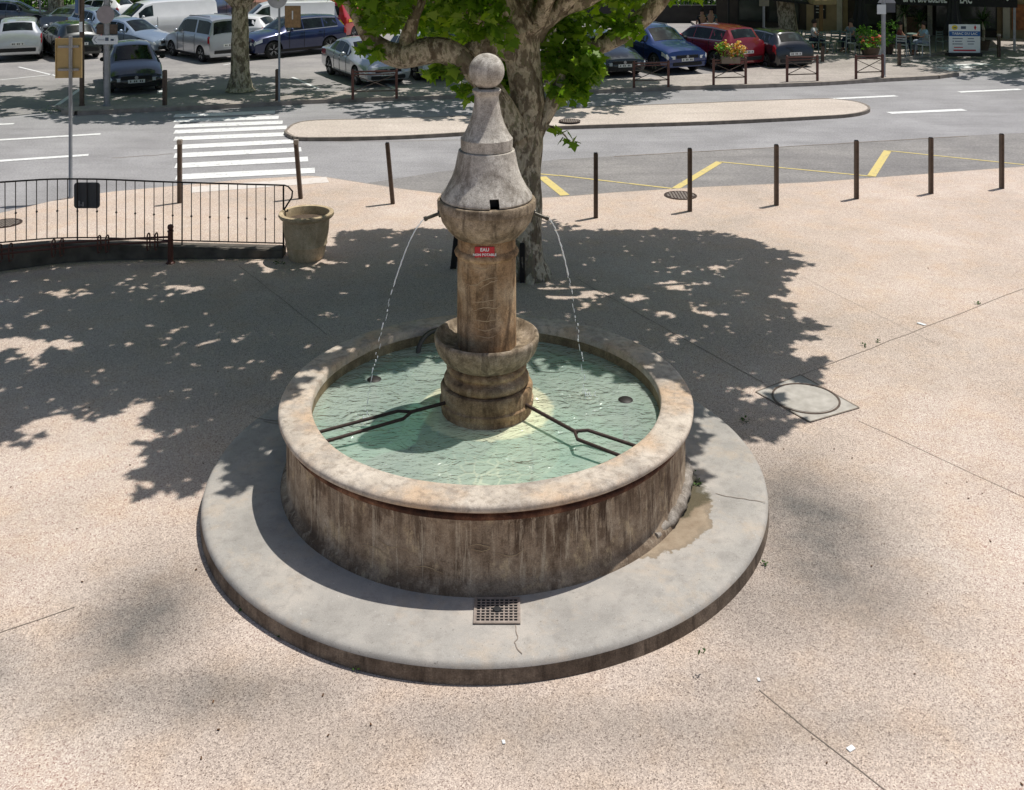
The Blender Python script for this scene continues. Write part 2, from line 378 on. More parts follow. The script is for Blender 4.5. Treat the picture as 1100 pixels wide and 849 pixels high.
def smoothline(pts, k=6):
    out = []
    P = [pts[0]] + list(pts) + [pts[-1]]
    for i in range(1, len(P) - 2):
        a, b, c, d = [Vector(p) for p in P[i - 1:i + 3]]
        for j in range(k):
            t_ = j / k
            out.append(.5 * ((2 * b) + (c - a) * t_ + (2 * a - 5 * b + 4 * c - d) * t_ * t_ + (3 * b - a - 3 * c + d) * t_ ** 3))
    out.append(Vector(pts[-1])); return out
def textmesh(name, s, size, mat, parent, loc, rot, align='CENTER', ext=.002, bold=0):
    cu = bpy.data.curves.new(name, 'FONT'); cu.body = s; cu.size = size; cu.align_x = align; cu.align_y = 'CENTER'
    cu.extrude = ext; cu.offset = bold; cu.resolution_u = 2
    tmp = bpy.data.objects.new('lettering_source', cu); col.objects.link(tmp)
    dg = bpy.context.evaluated_depsgraph_get()
    me = bpy.data.meshes.new_from_object(tmp.evaluated_get(dg)); me.name = name
    bpy.data.objects.remove(tmp); bpy.data.curves.remove(cu)
    me.materials.clear(); me.materials.append(mat)
    o = bpy.data.objects.new(name, me); col.objects.link(o); o.parent = parent; o.location = loc; o.rotation_euler = rot
    return o
# ---------- ground ----------------------------------------------------------
RZ = -0.04                                            # road level (square is 0)
mb = MB()
xs = [-200, -60, 0, 60, 200]; ys = [-30, 0, 30, 60, 66, 74, 120, 400]; zs = [RZ, RZ, RZ, RZ, -1.2, -2.5, -3.0, -3.0]
vs = [(x, y, z - .004) for y, z in zip(ys, zs) for x in xs]
mb.add(vs, [(j * 5 + i, j * 5 + i + 1, j * 5 + i + 6, j * 5 + i + 5) for j in range(len(ys) - 1) for i in range(4)])
struct('ground', mb, M['lot'])
edge = [(-2500, 330), (-300, 262), (0, 229), (69, 213), (120, 206), (187, 200), (260, 193), (330, 189), (350, 190.5), (385, 196), (430, 203), (490, 210), (560, 213.5), (600, 212), (660, 207), (759, 201), (873, 196), (1009, 186), (1100, 179), (1500, 160), (2500, 140)]
eg = [g(*p) for p in edge]
eg[0] = Vector((-60, 12, 0)); eg[1] = Vector((-16, 17.2, 0))
mb = MB()
# square: quad strip between the kerb line and a base line behind the camera
n = len(eg)
vs = [(p.x, p.y, 0) for p in eg] + [(p.x * 1.0, -14, 0) for p in eg]
mb.add(vs, [(i, i + 1, n + i + 1, n + i) for i in range(n - 1)])
struct('plaza', mb, M['plaza'])
mb = MB()
for i in range(n - 1):
    a, b = eg[i], eg[i + 1]
    mb.add([(a.x, a.y, .001), (b.x, b.y, .001), (b.x, b.y + .14, RZ + .012), (a.x, a.y + .14, RZ + .012)], [(0, 1, 2, 3)])
struct('flush_kerb', mb, M['kerb'])
# road sheet, between the square and the far pavement
kerb_far = [(-900, 190), (-300, 150), (0, 128), (62, 120), (84, 121.5), (150, 119), (240, 115), (330, 110), (418, 107), (500, 104.5), (655, 98.5), (715, 96), (800, 93.8), (880, 91), (947, 87), (1005, 84), (1026, 81), (1100, 72), (1400, 40)]
kf = [g(p[0], p[1], RZ) for p in kerb_far]; kf[0] = Vector((-60, 22, RZ)); kf[-1] = Vector((60, 50, RZ)); kf[1] = Vector((-24, 27, RZ))
mb = MB()
for i in range(len(kf) - 1):
    mb.add([(kf[i].x, kf[i].y + .2, RZ), (kf[i + 1].x, kf[i + 1].y + .2, RZ), (kf[i + 1].x, 8, RZ), (kf[i].x, 8, RZ)], [(0, 1, 2, 3)])
struct('road', mb, M['road'])
# darker bus bay
bay_top = [(395, 197), (470, 185), (560, 176), (600, 171.5), (700, 165.5), (850, 157.5), (1036, 146), (1100, 143), (1500, 128)]
bt = [g(p[0], p[1], RZ) for p in bay_top]
def edge_at(x):
    for a, b in zip(eg, eg[1:]):
        if a.x <= x <= b.x: return a.y + (b.y - a.y) * (x - a.x) / (b.x - a.x)
    return eg[-1].y
mb = MB()
for a, b in zip(bt, bt[1:]):
    mb.add([(a.x, a.y, RZ + .004), (b.x, b.y, RZ + .004), (b.x, edge_at(b.x) + .08, RZ + .004), (a.x, edge_at(a.x) + .08, RZ + .004)], [(0, 1, 2, 3)])
struct('bus_bay', mb, M['bay'])
# far pavement with kerb
PZ = .08
kp = [g(60, 113, PZ), g(70, 118, PZ), g(84, 119, PZ)] + [g(a, b - 3.2, PZ) for a, b in kerb_far[5:17]]
back = [g(1000, 71, PZ), g(960, 64.5, PZ), g(1010, 56, PZ), g(1100, 49, PZ), Vector((40, 50, PZ)), Vector((40, 58, PZ)), Vector((10, 58, PZ)), g(790, 60, PZ), g(800, 77, PZ), g(680, 84, PZ), g(500, 93, PZ), g(430, 95, PZ), g(300, 101, PZ), g(180, 105, PZ), g(100, 106.5, PZ)]
poly = kp + back
mb = MB(); mb.prism([(p.x, p.y) for p in poly], RZ + .002, PZ)
struct('pavement', mb, M['pave'])
mb = MB()
kk = kp[1:]
for a, b in zip(kk, kk[1:]):
    d = (b - a).normalized(); q = Vector((d.y, -d.x, 0)) * .16
    mb.add([(a.x + q.x, a.y + q.y, PZ + .006), (b.x + q.x, b.y + q.y, PZ + .006), (b.x, b.y, PZ + .006), (a.x, a.y, PZ + .006), (a.x + q.x, a.y + q.y, RZ), (b.x + q.x, b.y + q.y, RZ)], [(0, 1, 2, 3), (4, 5, 1, 0)])
struct('kerb', mb, M['kerb'])
# traffic island
isl = [(308, 141), (318, 133), (340, 129.5), (400, 128), (509, 124.5), (598, 117), (740, 111.5), (873, 106.5), (905, 107.5), (925, 111), (932, 117), (915, 122), (873, 125), (759, 130.5), (600, 135.5), (498, 142), (420, 146), (330, 147.5), (314, 145)]
ip = [g(p[0], p[1], .05) for p in isl]; ip = smoothline(ip + [ip[0]], 4)[:-1]
mb = MB(); mb.prism([(p.x, p.y) for p in ip], RZ + .002, .05)
struct('traffic_island', mb, M['island'])
mb = MB(); cen = sum(ip, Vector()) / len(ip)
for i in range(len(ip)):
    a, b = ip[i], ip[(i + 1) % len(ip)]
    d = (b - a).normalized(); q = Vector((-d.y, d.x, 0)) * .07
    if (a + q - cen).length < (a - cen).length: q = -q
    mb.add([(a.x + q.x, a.y + q.y, .056), (b.x + q.x, b.y + q.y, .056), (b.x, b.y, .056), (a.x, a.y, .056), (a.x + q.x, a.y + q.y, RZ), (b.x + q.x, b.y + q.y, RZ)], [(0, 1, 2, 3), (4, 5, 1, 0)])
struct('island_kerb', mb, M['kerbdark'])
# road markings
mz = RZ + .008
def mk(px, py): return g(px, py, mz)
mb = MB()
k = 5.5
for yl, yr, xl, xr in ((190, 168, 205, 800), (219, 199, 205, 822), (252, 228, 205, 845), (285, 258, 205, 870), (325, 297, 205, 890), (375, 340, 205, 915), (425, 388, 205, 955), (485, 445, 210, 995), (552, 512, 215, 1035)):
    strip(mb, [mk(150 + xl / k, 90 + yl / k), mk(150 + xr / k, 90 + yr / k)], .5, mz)
for a, b, w in (((-60, 154), (108, 144), .2), ((-60, 177), (95, 166.5), .22), ((-60, 136), (15, 133), .2), ((955, 121.5), (1036, 118), .3), ((890, 106.5), (963, 103), .25), ((1030, 99), (1096, 96), .25)):
    strip(mb, [mk(*a), mk(*b)], w, mz)
for q in ((985, 79.5, 1005, 78.2), (993, 76.5, 1027, 75), (1003, 73.5, 1045, 72), (1015, 70.8, 1062, 69)):
    strip(mb, [mk(q[0], q[1]), mk(q[2], q[3])], .5, mz)
struct('road_markings', mb, M['white_paint'])
mb = MB()
strip(mb, [g(205, 204, .004), g(352, 193, .004)], .5, .004)
struct('faded_crossing_stripe', mb, M['faded_paint'])
mb = MB()
for a, b, w in (((600, 188.5), (725, 203), .07), ((580, 187), (600, 188.8), .07), ((725, 203), (773, 174), .17), ((773, 174), (936, 189.5), .07), ((936, 189.5), (953.6, 162), .18), ((953.6, 162), (1100, 177), .07), ((582, 190), (607, 210), .2)):
    strip(mb, [mk(*a), mk(*b)], w, mz + .002)
struct('yellow_zigzag_marking', mb, M['yellow_paint'])
mb = MB()
for a, b, w in (((314, 83), (342, 95.4), .12), ((60, 114), (87, 95), .14), ((415, 90), (428, 98), .12), ((172, 88), (172, 101), .18), ((20, 72), (62, 82), .1), ((0, 86), (58, 80), .1), ((240, 70), (262, 66), .1), ((455, 62), (500, 66), .1)):
    strip(mb, [g(a[0], a[1], RZ + .002), g(b[0], b[1], RZ + .002)], w, RZ + .002)
struct('parking_bay_lines', mb, M['white_paint'])
# slab joints of the square
mb = MB()
def joint(a, b, ext0=0, ext1=0, w=.008):
    a = g(*a); b = g(*b); d = (b - a); pts = []
    a = a - d * ext0; b = b + d * ext1; d = b - a
    m = max(3, int(d.length / .4)); q = Vector((-d.y, d.x, 0)).normalized()
    for i in range(m + 1): pts.append(a + d * i / m + q * random.uniform(-.01, .01))
    strip(mb, pts, w, .004)
joint((256, 285), (352, 360)); joint((1100, 310), (845, 410), .3, 0, .01); joint((815, 742), (950, 849), 0, .2); joint((0, 680), (80, 652), .4, 0)
joint((922, 452), (1090, 530), 0, .5, .006); joint((860, 297), (1010, 372), 0, 0, .004); joint((620, 300), (820, 412), 0, 0, .01)
struct('slab_joints', mb, M['joint'])
mb = MB()
for a, b in (((120, 170), (186, 165)), ((350, 152), (560, 150))):
    pts = [g(a[0] + (b[0] - a[0]) * i / 8, a[1] + (b[1] - a[1]) * i / 8 + random.uniform(-.4, .4), RZ + .004) for i in range(9)]
    strip(mb, pts, .03, RZ + .004)
pts = [g(660 + (1040 - 660) * i / 30, 168.2 - 22 * i / 30 + random.uniform(-.2, .2), RZ + .01) for i in range(31)]
strip(mb, pts, .04, RZ + .009)
struct('road_cracks', mb, M['joint'])
# ---------- fountain --------------------------------------------------------
FX, FY = -.25, 10.1
fo = empty('fountain', (FX, FY, 0), 'round stone fountain with a tall column, ball finial and green water in its basin', 'fountain')
mb = MB(); mb.lathe([(1.3, .158), (2.0, .160), (2.62, .158), (2.668, .153), (2.692, .138), (2.70, .11)], 200, wob=.0012); mb.build('step', M['step'], fo, smooth=50)
mb = MB(); mb.lathe([(2.70, .112), (2.703, .06), (2.708, -.05)], 200, wob=.0012); mb.build('step_side', M['stepside'], fo, smooth=60)
mb = MB(); mb.lathe([(1.99, .15), (1.975, .2), (1.935, .23), (1.93, .3), (1.93, .70), (1.94, .745)], 128, wob=.0012); mb.build('basin_wall', M['wall'], fo, smooth=60)
mb = MB(); mb.lathe([(1.94, .74), (1.955, .765), (1.95, .78), (1.935, .79), (1.95, .805), (1.975, .825), (1.97, .84)], 128); mb.build('basin_moulding', M['groove'], fo, smooth=60)
mb = MB(); mb.lathe([(1.96, .826), (1.995, .832), (2.008, .845), (2.008, .872), (1.998, .888), (1.975, .897), (1.90, .901), (1.75, .903), (1.712, .899), (1.70, .888), (1.695, .82)], 200, wob=.0022); mb.build('rim', M['rim'], fo, smooth=60)
t = NT('painted_basin_lining'); nn = t.noise(4, 6); t.pbr(t.ramp(nn, [(.3, lin(120, 172, 150)), (.7, lin(158, 200, 172))]), .6); M['lining'] = t.m
mb = MB(); mb.lathe([(1.697, .825), (1.70, .60)], 96); mb.build('basin_inner_wall', M['inner'], fo, smooth=60)
mb = MB(); mb.lathe([(1.70, .62), (1.69, .34), (1.66, .3), (.3, .3)], 96); mb.build('basin_floor', M['lining'], fo, smooth=60)
mb = MB(); mb.lathe([(.465, .62), (.445, .65), (.445, .78), (.46, .79), (.463, .83), (.447, .845), (.455, .96), (.44, .985), (.35, .99)], 64, wob=.002); mb.build('pedestal', M['column'], fo, smooth=50)
mb = MB(); mb.lathe([(.72, .3), (.66, .5), (.58, .62), (.49, .70), (.46, .715), (.44, .717)], 64, wob=.003); mb.build('pedestal_footing', simple('pale_submerged_stone', lin(250, 250, 205), .7, 0, .15, 6), fo, smooth=50)
mb = MB(); mb.lathe([(.35, .985), (.395, .99), (.418, 1.015), (.42, 1.045), (.405, 1.075), (.37, 1.085), (.362, 1.095), (.362, 1.115), (.385, 1.125), (.395, 1.145), (.39, 1.17), (.36, 1.19), (.33, 1.2)], 64); mb.build('torus_moulding', M['column'], fo, smooth=50)
mb = MB(); mb.lathe([(.32, 1.185), (.38, 1.20), (.44, 1.245), (.488, 1.315), (.510, 1.385), (.516, 1.435), (.512, 1.458), (.495, 1.468), (.475, 1.458), (.455, 1.41), (.40, 1.372), (.28, 1.36)], 72, wob=.002); mb.build('catch_bowl', M['collar'], fo, smooth=50)
mb = MB(); mb.lathe([(.305, 1.30), (.292, 1.34), (.288, 2.24)], 64, wob=.0015); mb.build('column', M['column'], fo, smooth=50)
mb = MB(); mb.lathe([(.288, 2.235), (.31, 2.25), (.318, 2.275), (.305, 2.30), (.285, 2.315), (.283, 2.44)], 64, wob=.001); mb.build('column_neck', M['column'], fo, smooth=50)
mb = MB(); mb.lathe([(.27, 2.42), (.32, 2.435), (.385, 2.50), (.44, 2.58), (.465, 2.66), (.470, 2.70), (.484, 2.705), (.487, 2.775), (.477, 2.79), (.42, 2.792)], 72, wob=.0015); mb.build('vase', M['collar'], fo, smooth=40)
bell = [(.20, 2.793), (.445, 2.797), (.452, 2.812), (.447, 2.835), (.40, 2.90), (.345, 3.0), (.312, 3.10), (.288, 3.22), (.278, 3.268), (.24, 3.272)]
mb = MB(); mb.lathe(bell, 96, wob=.0015, cap=True); BELL = mb.build('bell_cap', [M['cap'], M['black']], fo)
mb = MB(); mb.lathe([(.24, 3.268), (.256, 3.28), (.258, 3.385), (.245, 3.40), (.215, 3.445), (.175, 3.53), (.145, 3.62), (.125, 3.72), (.118, 3.79), (.124, 3.82), (.142, 3.84), (.143, 3.862), (.13, 3.872), (.09, 3.877)], 56, wob=.002); mb.build('spire', M['cap'], fo, smooth=40)
mb = MB(); mb.sphere((0, 0, 4.045), .176, 40, 24); mb.build('ball_finial', M['cap'], fo, smooth=60)
# notch opening in the bell rim
a0 = math.atan2(-.9, .18)
mb = MB(); mb.box((.42 * math.cos(a0), .42 * math.sin(a0), 2.82), (.26, .09, .13), a0); cutn = mb.build('notch_cutter', M['black'], fo)
md = BELL.modifiers.new('notch', 'BOOLEAN'); md.object = cutn; md.operation = 'DIFFERENCE'; md.solver = 'EXACT'
bpy.context.view_layer.update(); me = bpy.data.meshes.new_from_object(BELL.evaluated_get(bpy.context.evaluated_depsgraph_get())); BELL.modifiers.clear(); BELL.data = me; bpy.data.objects.remove(cutn)
bm = bmesh.new(); bm.from_mesh(me)
for f in bm.faces: f.smooth = True
for ed in bm.edges:
    if not ed.is_manifold or ed.calc_face_angle(0) > R(35): ed.smooth = False
bm.to_mesh(me); bm.free()
mb = MB(); mb.box((.33 * math.cos(a0), .33 * math.sin(a0), 2.84), (.04, .088, .085), a0); mb.build('notch_back', M['black'], fo)
# pale scratches on the column and the basin wall
sm = simple('pale_scratched_stone', lin(178, 156, 124), .8, 0, .15, 20)
def scratch(pts, r, w, seedv):
    rr_ = random.Random(seedv); mb = MB(); P_ = smoothline([V(p[0], p[1], 0) for p in pts], 6); P_ = [V(p.x + rr_.uniform(-.004, .004), p.y + rr_.uniform(-.004, .004), 0) for p in P_]
    vs = []
    for k, p in enumerate(P_):
        a = -math.pi / 2 + p.x / r; ww = w * (.3 + .7 * math.sin(math.pi * k / (len(P_) - 1))) / 2
        for q in (ww, -ww): vs.append((r * math.cos(a), r * math.sin(a), p.y + q))
    mb.add(vs, [(2 * k, 2 * k + 1, 2 * k + 3, 2 * k + 2) for k in range(len(P_) - 1)]); mb.build('scratch', sm, fo)
for k, pts in enumerate(([(-.2, 2.02), (-.1, 2.03), (0, 2.09), (.12, 2.1)], [(-.06, 2.0), (.02, 2.05), (.12, 2.08)], [(-.14, 1.86), (0, 1.88), (.14, 1.9)], [(-.12, 1.78), (-.02, 1.82), (.1, 1.81), (.16, 1.84)], [(-.15, 1.70), (.02, 1.69), (.16, 1.71)], [(-.12, 1.62), (.0, 1.6), (.12, 1.63)], [(-.1, 1.55), (.02, 1.53), (.1, 1.55)], [(.13, 2.08), (.15, 1.9), (.12, 1.7)], [(.02, 1.9), (.05, 1.8), (.0, 1.66), (.04, 1.56)], [(-.16, 2.2), (-.02, 2.19), (.04, 2.2)])): scratch(pts, .2925, .009, k)
for k, pts in enumerate(([(-.1, .53), (-.02, .55), (.08, .52), (.02, .5), (-.08, .51)], [(.12, .48), (.25, .45), (.36, .49)], [(-.9, .5), (-.8, .44), (-.68, .46)], [(-1.05, .38), (-.9, .4), (-.75, .35)], [(-.55, .6), (-.5, .5), (-.52, .42)], [(-.6, .3), (-.45, .34), (-.3, .3)], [(.6, .62), (.62, .5), (.58, .4)])): scratch(pts, 1.9365, .007, k + 20)
# iron supports over the water
for a, s1, e1, e2 in (((.385, -.23, .86), (.845, -.75, .85), (1.38, -.965, .83), (1.255, -1.16, .83)), ((-.397, -.21, .87), (-.724, -.36, .85), (-1.57, -.66, .80), (-1.49, -.84, .80))):
    mb = MB(); a, s1, e1, e2 = V(*a), V(*s1), V(*e1), V(*e2)
    mb.tube([a, s1], .017, 8)
    for e in (e1, e2):
        side = (e - (e1 + e2) / 2)
        k1 = s1 + (e - s1) * .1 + side * .75
        far = s1 + (e - s1) * 1.04
        mb.tube([s1 - (s1 - a) * .05, k1, e + (e - k1) * .05], .016, 8)
    mb.build('iron_support', M['rustiron'], fo, smooth=60)
mb = MB(); mb.tube(smoothline([V(-.40, 1.66, .84), V(-.55, 1.60, .87), V(-.70, 1.48, .86), V(-.78, 1.36, .79), V(-.80, 1.28, .68)], 4), .028, 8); mb.build('inlet_pipe', M['copper'], fo, smooth=60)
for sx in (-1, 1):
    mb = MB(); y0 = -.02 if sx < 0 else 0
    mb.tube([V(sx * .44, y0, 2.655), V(sx * .60, y0 - .02, 2.60 if sx < 0 else 2.595)], .017, 10)
    mb.tube([V(sx * .585, y0 - .018, 2.605), V(sx * .615, y0 - .022, 2.595)], .023, 10)
    mb.tube([V(sx * .455, y0, 2.65), V(sx * .475, y0, 2.645)], .04, 12)
    mb.build('spout', M['copper'], fo, smooth=50)
sg = MB(); sg.box((-.012, -.29, 2.352), (.19, .012, .105)); sp = sg.build('sign_plate', M['red'], fo, bevel=.003); 
textmesh('lettering', 'EAU', .046, M['white'], sp, (-.012, -.298, 2.376), (R(90), 0, 0), bold=.0012)
textmesh('lettering', 'NON POTABLE', .033, M['white'], sp, (-.012, -.298, 2.328), (R(90), 0, 0), bold=.001)
# concrete haunch and damp lime deposit at the right of the basin
mb = MB(); hp = []; hr = []
for i in range(40):
    a = R(-40 + i * 1.35); rr = .02 + .04 * math.sin(i / 39 * math.pi) + random.uniform(-.008, .008)
    hp.append(V((1.935 + rr * .1) * math.cos(a), (1.935 + rr * .1) * math.sin(a), .17 + rr * .9)); hr.append(rr * 1.15)
mb.tube(hp, hr, 12); lobes_seed = [ (v[0] + .012 * math.sin(v[1] * 31 + v[2] * 40), v[1] + .012 * math.sin(v[0] * 37), v[2] + .01 * math.sin(v[0] * 29 + v[1] * 23)) for v in mb.v]; mb.v = lobes_seed
mb.build('mortar_repair', stone('old_mortar', lin(104, 96, 86), lin(144, 136, 126), lin(172, 164, 154), lin(78, 66, 52), .3, .5, scale=7), fo, smooth=70)
mb = MB()
def crack(pts, z, w):
    q = [g(p[0], p[1], z) - V(FX, FY, 0) for p in pts]; q = smoothline(q, 4)
    q = [p + V(random.uniform(-.006, .006), random.uniform(-.006, .006), 0) for p in q]; strip(mb, q, w, z)
crack([(768, 530), (785, 534), (800, 536), (822, 540)], .163, .008); crack([(283, 452), (300, 456)], .163, .008)
crack([(553, 672), (556, 684), (553, 692), (560, 702)], .163, .007); crack([(270, 447), (285, 451), (300, 452)], .163, .01)
mb.build('step_cracks', M['joint'], fo)
# water surface
t = NT('fountain_water')
sep = t.n('ShaderNodeSeparateXYZ'); t.l(t.co, sep.inputs[0])
def dist_to(cx, cy):
    dx = t.math('SUBTRACT', sep.outputs[0], cx); dy = t.math('SUBTRACT', sep.outputs[1], cy)
    return t.math('SQRT', t.math('ADD', t.math('MULTIPLY', dx, dx), t.math('MULTIPLY', dy, dy)))
w1 = t.noise(3.2, 3, .5, t.mapped((1, 1.5, 1)), 1.6); w2 = t.noise(9, 3, .5, t.mapped((1, 1.7, 1), loc=(3, 1, 0)), 1.0); w3 = t.noise(26, 2, .5, None, .6)
h = t.math('ADD', w1, t.math('ADD', t.math('MULTIPLY', w2, .45), t.math('MULTIPLY', w3, .07)))
splash = None
for cx, cy in ((-.25 - 1.17, 10.1 - .25), (-.25 + 1.0, 10.1 + .25)):
    d_ = dist_to(cx, cy); fall = t.math('POWER', 2.718, t.math('MULTIPLY', d_, -4.5))
    h = t.math('ADD', h, t.math('MULTIPLY', t.math('MULTIPLY', t.math('SINE', t.math('MULTIPLY', d_, 75)), fall), .14))
    f2 = t.math('POWER', 2.718, t.math('MULTIPLY', d_, -11)); splash = f2 if splash is None else t.math('ADD', splash, f2)
rad = dist_to(-.25, 10.1)
bmp = t.bump(h, 1.0, .034)
gl = t.n('ShaderNodeBsdfGlossy'); gl.inputs['Roughness'].default_value = .06; t.l(bmp, gl.inputs['Normal'])
trn = t.n('ShaderNodeBsdfTransparent'); trn.inputs[0].default_value = (.80, .97, .88, 1)
df = t.n('ShaderNodeBsdfDiffuse'); base = t.ramp(t.noise(1.4, 5), [(.35, (.43, .54, .46, 1)), (.65, (.58, .67, .57, 1))])
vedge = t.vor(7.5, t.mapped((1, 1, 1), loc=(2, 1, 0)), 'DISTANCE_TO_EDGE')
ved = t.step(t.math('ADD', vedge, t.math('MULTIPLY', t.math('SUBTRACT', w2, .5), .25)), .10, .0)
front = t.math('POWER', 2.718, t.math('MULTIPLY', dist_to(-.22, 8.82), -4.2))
froth_caustic = t.math('MAXIMUM', t.math('MULTIPLY', t.math('MULTIPLY', front, 2.2), t.math('ADD', t.math('MULTIPLY', ved, .8), .12)), t.math('MULTIPLY', t.math('MULTIPLY', splash, 1.5), t.step(t.noise(40, 3, .7), .42, .62)), True)  # caustic highlight painted into the colour with bubbles at front, foam at the jets
ringn = t.math('ADD', rad, t.math('MULTIPLY', t.math('SUBTRACT', w2, .5), .10))
base = t.mix(t.ramp(ringn, [(.63, (1, 1, 1, 1)), (.67, (0, 0, 0, 1))]), base, (.98, .98, .70, 1))
base = t.mix(t.math('MULTIPLY', froth_caustic, .85, True), base, (.86, .90, .70, 1))
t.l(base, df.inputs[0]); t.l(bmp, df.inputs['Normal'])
m1 = t.n('ShaderNodeMixShader'); t.l(t.ramp(rad, [(.44, (.7, .7, .7, 1)), (.60, (.62, .62, .62, 1)), (.80, (.6, .6, .6, 1))]), m1.inputs[0]); t.l(trn.outputs[0], m1.inputs[1]); t.l(df.outputs[0], m1.inputs[2])
fr = t.n('ShaderNodeFresnel'); fr.inputs[0].default_value = 1.45; t.l(bmp, fr.inputs['Normal'])
m2 = t.n('ShaderNodeMixShader'); t.l(t.math('MULTIPLY', fr.outputs[0], 1.7, True), m2.inputs[0]); t.l(m1.outputs[0], m2.inputs[1]); t.l(gl.outputs[0], m2.inputs[2]); t.l(m2.outputs[0], t.out.inputs[0])
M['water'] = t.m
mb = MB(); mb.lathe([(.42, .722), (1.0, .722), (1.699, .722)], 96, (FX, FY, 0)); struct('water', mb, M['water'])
t = NT('falling_water'); gl = t.n('ShaderNodeBsdfPrincipled'); gl.inputs['Base Color'].default_value = (.9, .93, .95, 1); gl.inputs['Roughness'].default_value = .1
tr = t.n('ShaderNodeBsdfTransparent'); mm = t.n('ShaderNodeMixShader'); mm.inputs[0].default_value = .62
t.l(tr.outputs[0], mm.inputs[1]); t.l(gl.outputs[0], mm.inputs[2]); t.l(mm.outputs[0], t.out.inputs[0]); M['jet'] = t.m
for sx, land, lab in ((-1, V(-1.17, -.25, .722), 'thin arc of water falling from the left spout into the basin'), (1, V(1.0, .25, .722), 'thin broken arc of water falling from the right spout into the basin')):
    p0 = V(sx * .62, -.02, 2.59); mb = MB()
    def P(u): return p0 + V((land.x - p0.x) * u, (land.y - p0.y) * u, (land.z - p0.z) * (.28 * u + .72 * u * u))
    mb.tube([P(i / 24 * .5) + V(random.uniform(-.003, .003), 0, 0) for i in range(25)], [.0065 + random.uniform(-.002, .002) for i in range(25)], 6)
    u = .5
    while u < 1:
        dl = random.uniform(.006, .03); a, b = P(u), P(min(1, u + dl)); r_ = random.uniform(.003, .008)
        o_ = V(random.uniform(-.012, .012), random.uniform(-.012, .012), 0) * (u * 1.4)
        mb.tube([a + o_, a + (b - a) * .3 + o_, a + (b - a) * .75 + o_, b + o_], [.002, r_, r_ * .8, .002], 6); u += dl * random.uniform(.8, 1.5) + .004
    for i in range(30):
        a = random.uniform(0, 6.28); d = random.uniform(.01, .12)
        mb.sphere((land.x + d * math.cos(a), land.y + d * math.sin(a), .73 + random.uniform(0, .04)), random.uniform(.003, .007), 6, 4)
    o = mb.build('water_jet', M['jet'], None, smooth=80); o.location = (FX, FY, 0)
    tag(o, lab, 'water jet', 'jets falling from the fountain spouts')
for (px, py, lab) in ((402, 408, 'dark submerged nozzle by the left water jet'), (672, 430, 'dark submerged nozzle in the right side of the basin water')):
    p = g(px, py, .72); e = empty('basin_nozzle', (p.x, p.y, .30), lab, 'nozzle', 'dark nozzles in the fountain water')
    mb = MB(); mb.lathe([(.03, 0), (.03, .40)], 12, cap=True); mb.build('pipe', M['black'], e, smooth=40)
    mb = MB(); mb.lathe([(.03, .38), (.07, .40), (.075, .425), (.06, .435), (.001, .437)], 16); mb.build('head', M['iron'], e, smooth=40)
# drain grate let into the step
p = g(534, 657, .16); e = empty('drain_grate', (p.x, p.y, .161), 'square slotted metal drain cover set into the fountain step', 'drain cover')
mb = MB(); mb.box((0, 0, .002), (.36, .30, .004)); mb.build('recess', M['black'], e)
mb = MB()
for i in range(10): mb.box((-.162 + i * .036, 0, .007), (.011, .27, .006))
for i in range(9): mb.box((0, -.13 + i * .0325, .0105), (.335, .010, .004))
mb.build('grid', M['castiron'], e)
mb = MB()
for x in (-.172, .172): mb.box((x, 0, .008), (.016, .30, .012))
for y in (-.143, .143): mb.box((0, y, .008), (.328, .014, .012))
mb.build('frame', M['castiron'], e)
mb = MB(); mb.lathe([(.035, .012), (.03, .022), (.001, .024)], 16); mb.build('lifting_boss', M['black'], e)
# ---------- manholes --------------------------------------------------------
t = NT('manhole_concrete'); nn = t.noise(7, 6); t.pbr(t.ramp(nn, [(.3, lin(158, 152, 142)), (.7, lin(188, 182, 172))]), .85, bump=t.bump(nn, .3, .01)); M['mhc'] = t.m
c = [g(860, 403, .006), g(923, 438, .006), g(870, 453.5, .006), g(812, 421, .006)]; cc = sum(c, Vector()) / 4
e = empty('manhole', (cc.x, cc.y, 0), 'large round manhole cover in a square pale concrete frame near the fountain', 'manhole cover')
mb = MB(); mb.add([p - cc + V(0, 0, .007) for p in c], [(0, 1, 2, 3)]); mb.build('concrete_frame', M['mhc'], e)
mb = MB()
for i in range(4): strip(mb, [c[i] - cc, c[(i + 1) % 4] - cc], .018, .010)
mb.build('frame_edge', M['joint'], e)
mb = MB(); mb.lathe([(.385, .010), (.385, .014), (.362, .014), (.362, .010)], 48); mb.build('ring', M['brown'], e)
mb = MB(); mb.lathe([(.34, .011), (.001, .012)], 40); mb.build('lid', M['mhc'], e)
for px, py, r, z, lab in ((731, 210, .33, .006, 'round rusty manhole cover by the bus bay edge'), (612, 130, .3, .09, 'round cast iron cover on the traffic island'), (5, 240, .3, .006, 'dark cast iron cover at the left edge behind the railing')):
    p = g(px, py, z); e = empty('manhole', (p.x, p.y, z), lab, 'manhole cover', 'small round covers')
    mb = MB(); mb.lathe([(r, 0), (r, .006), (r * .88, .006), (r * .88, .002), (.001, .002)], 32); mb.build('ring', M['rustiron'], e)
    mb = MB()
    for i in range(-4, 5):
        for j in range(-4, 5):
            if (i * i + j * j) < 19: mb.box((i * r * .19, j * r * .19, .006), (r * .12, r * .12, .006))
    mb.build('tread', M['castiron'], e)
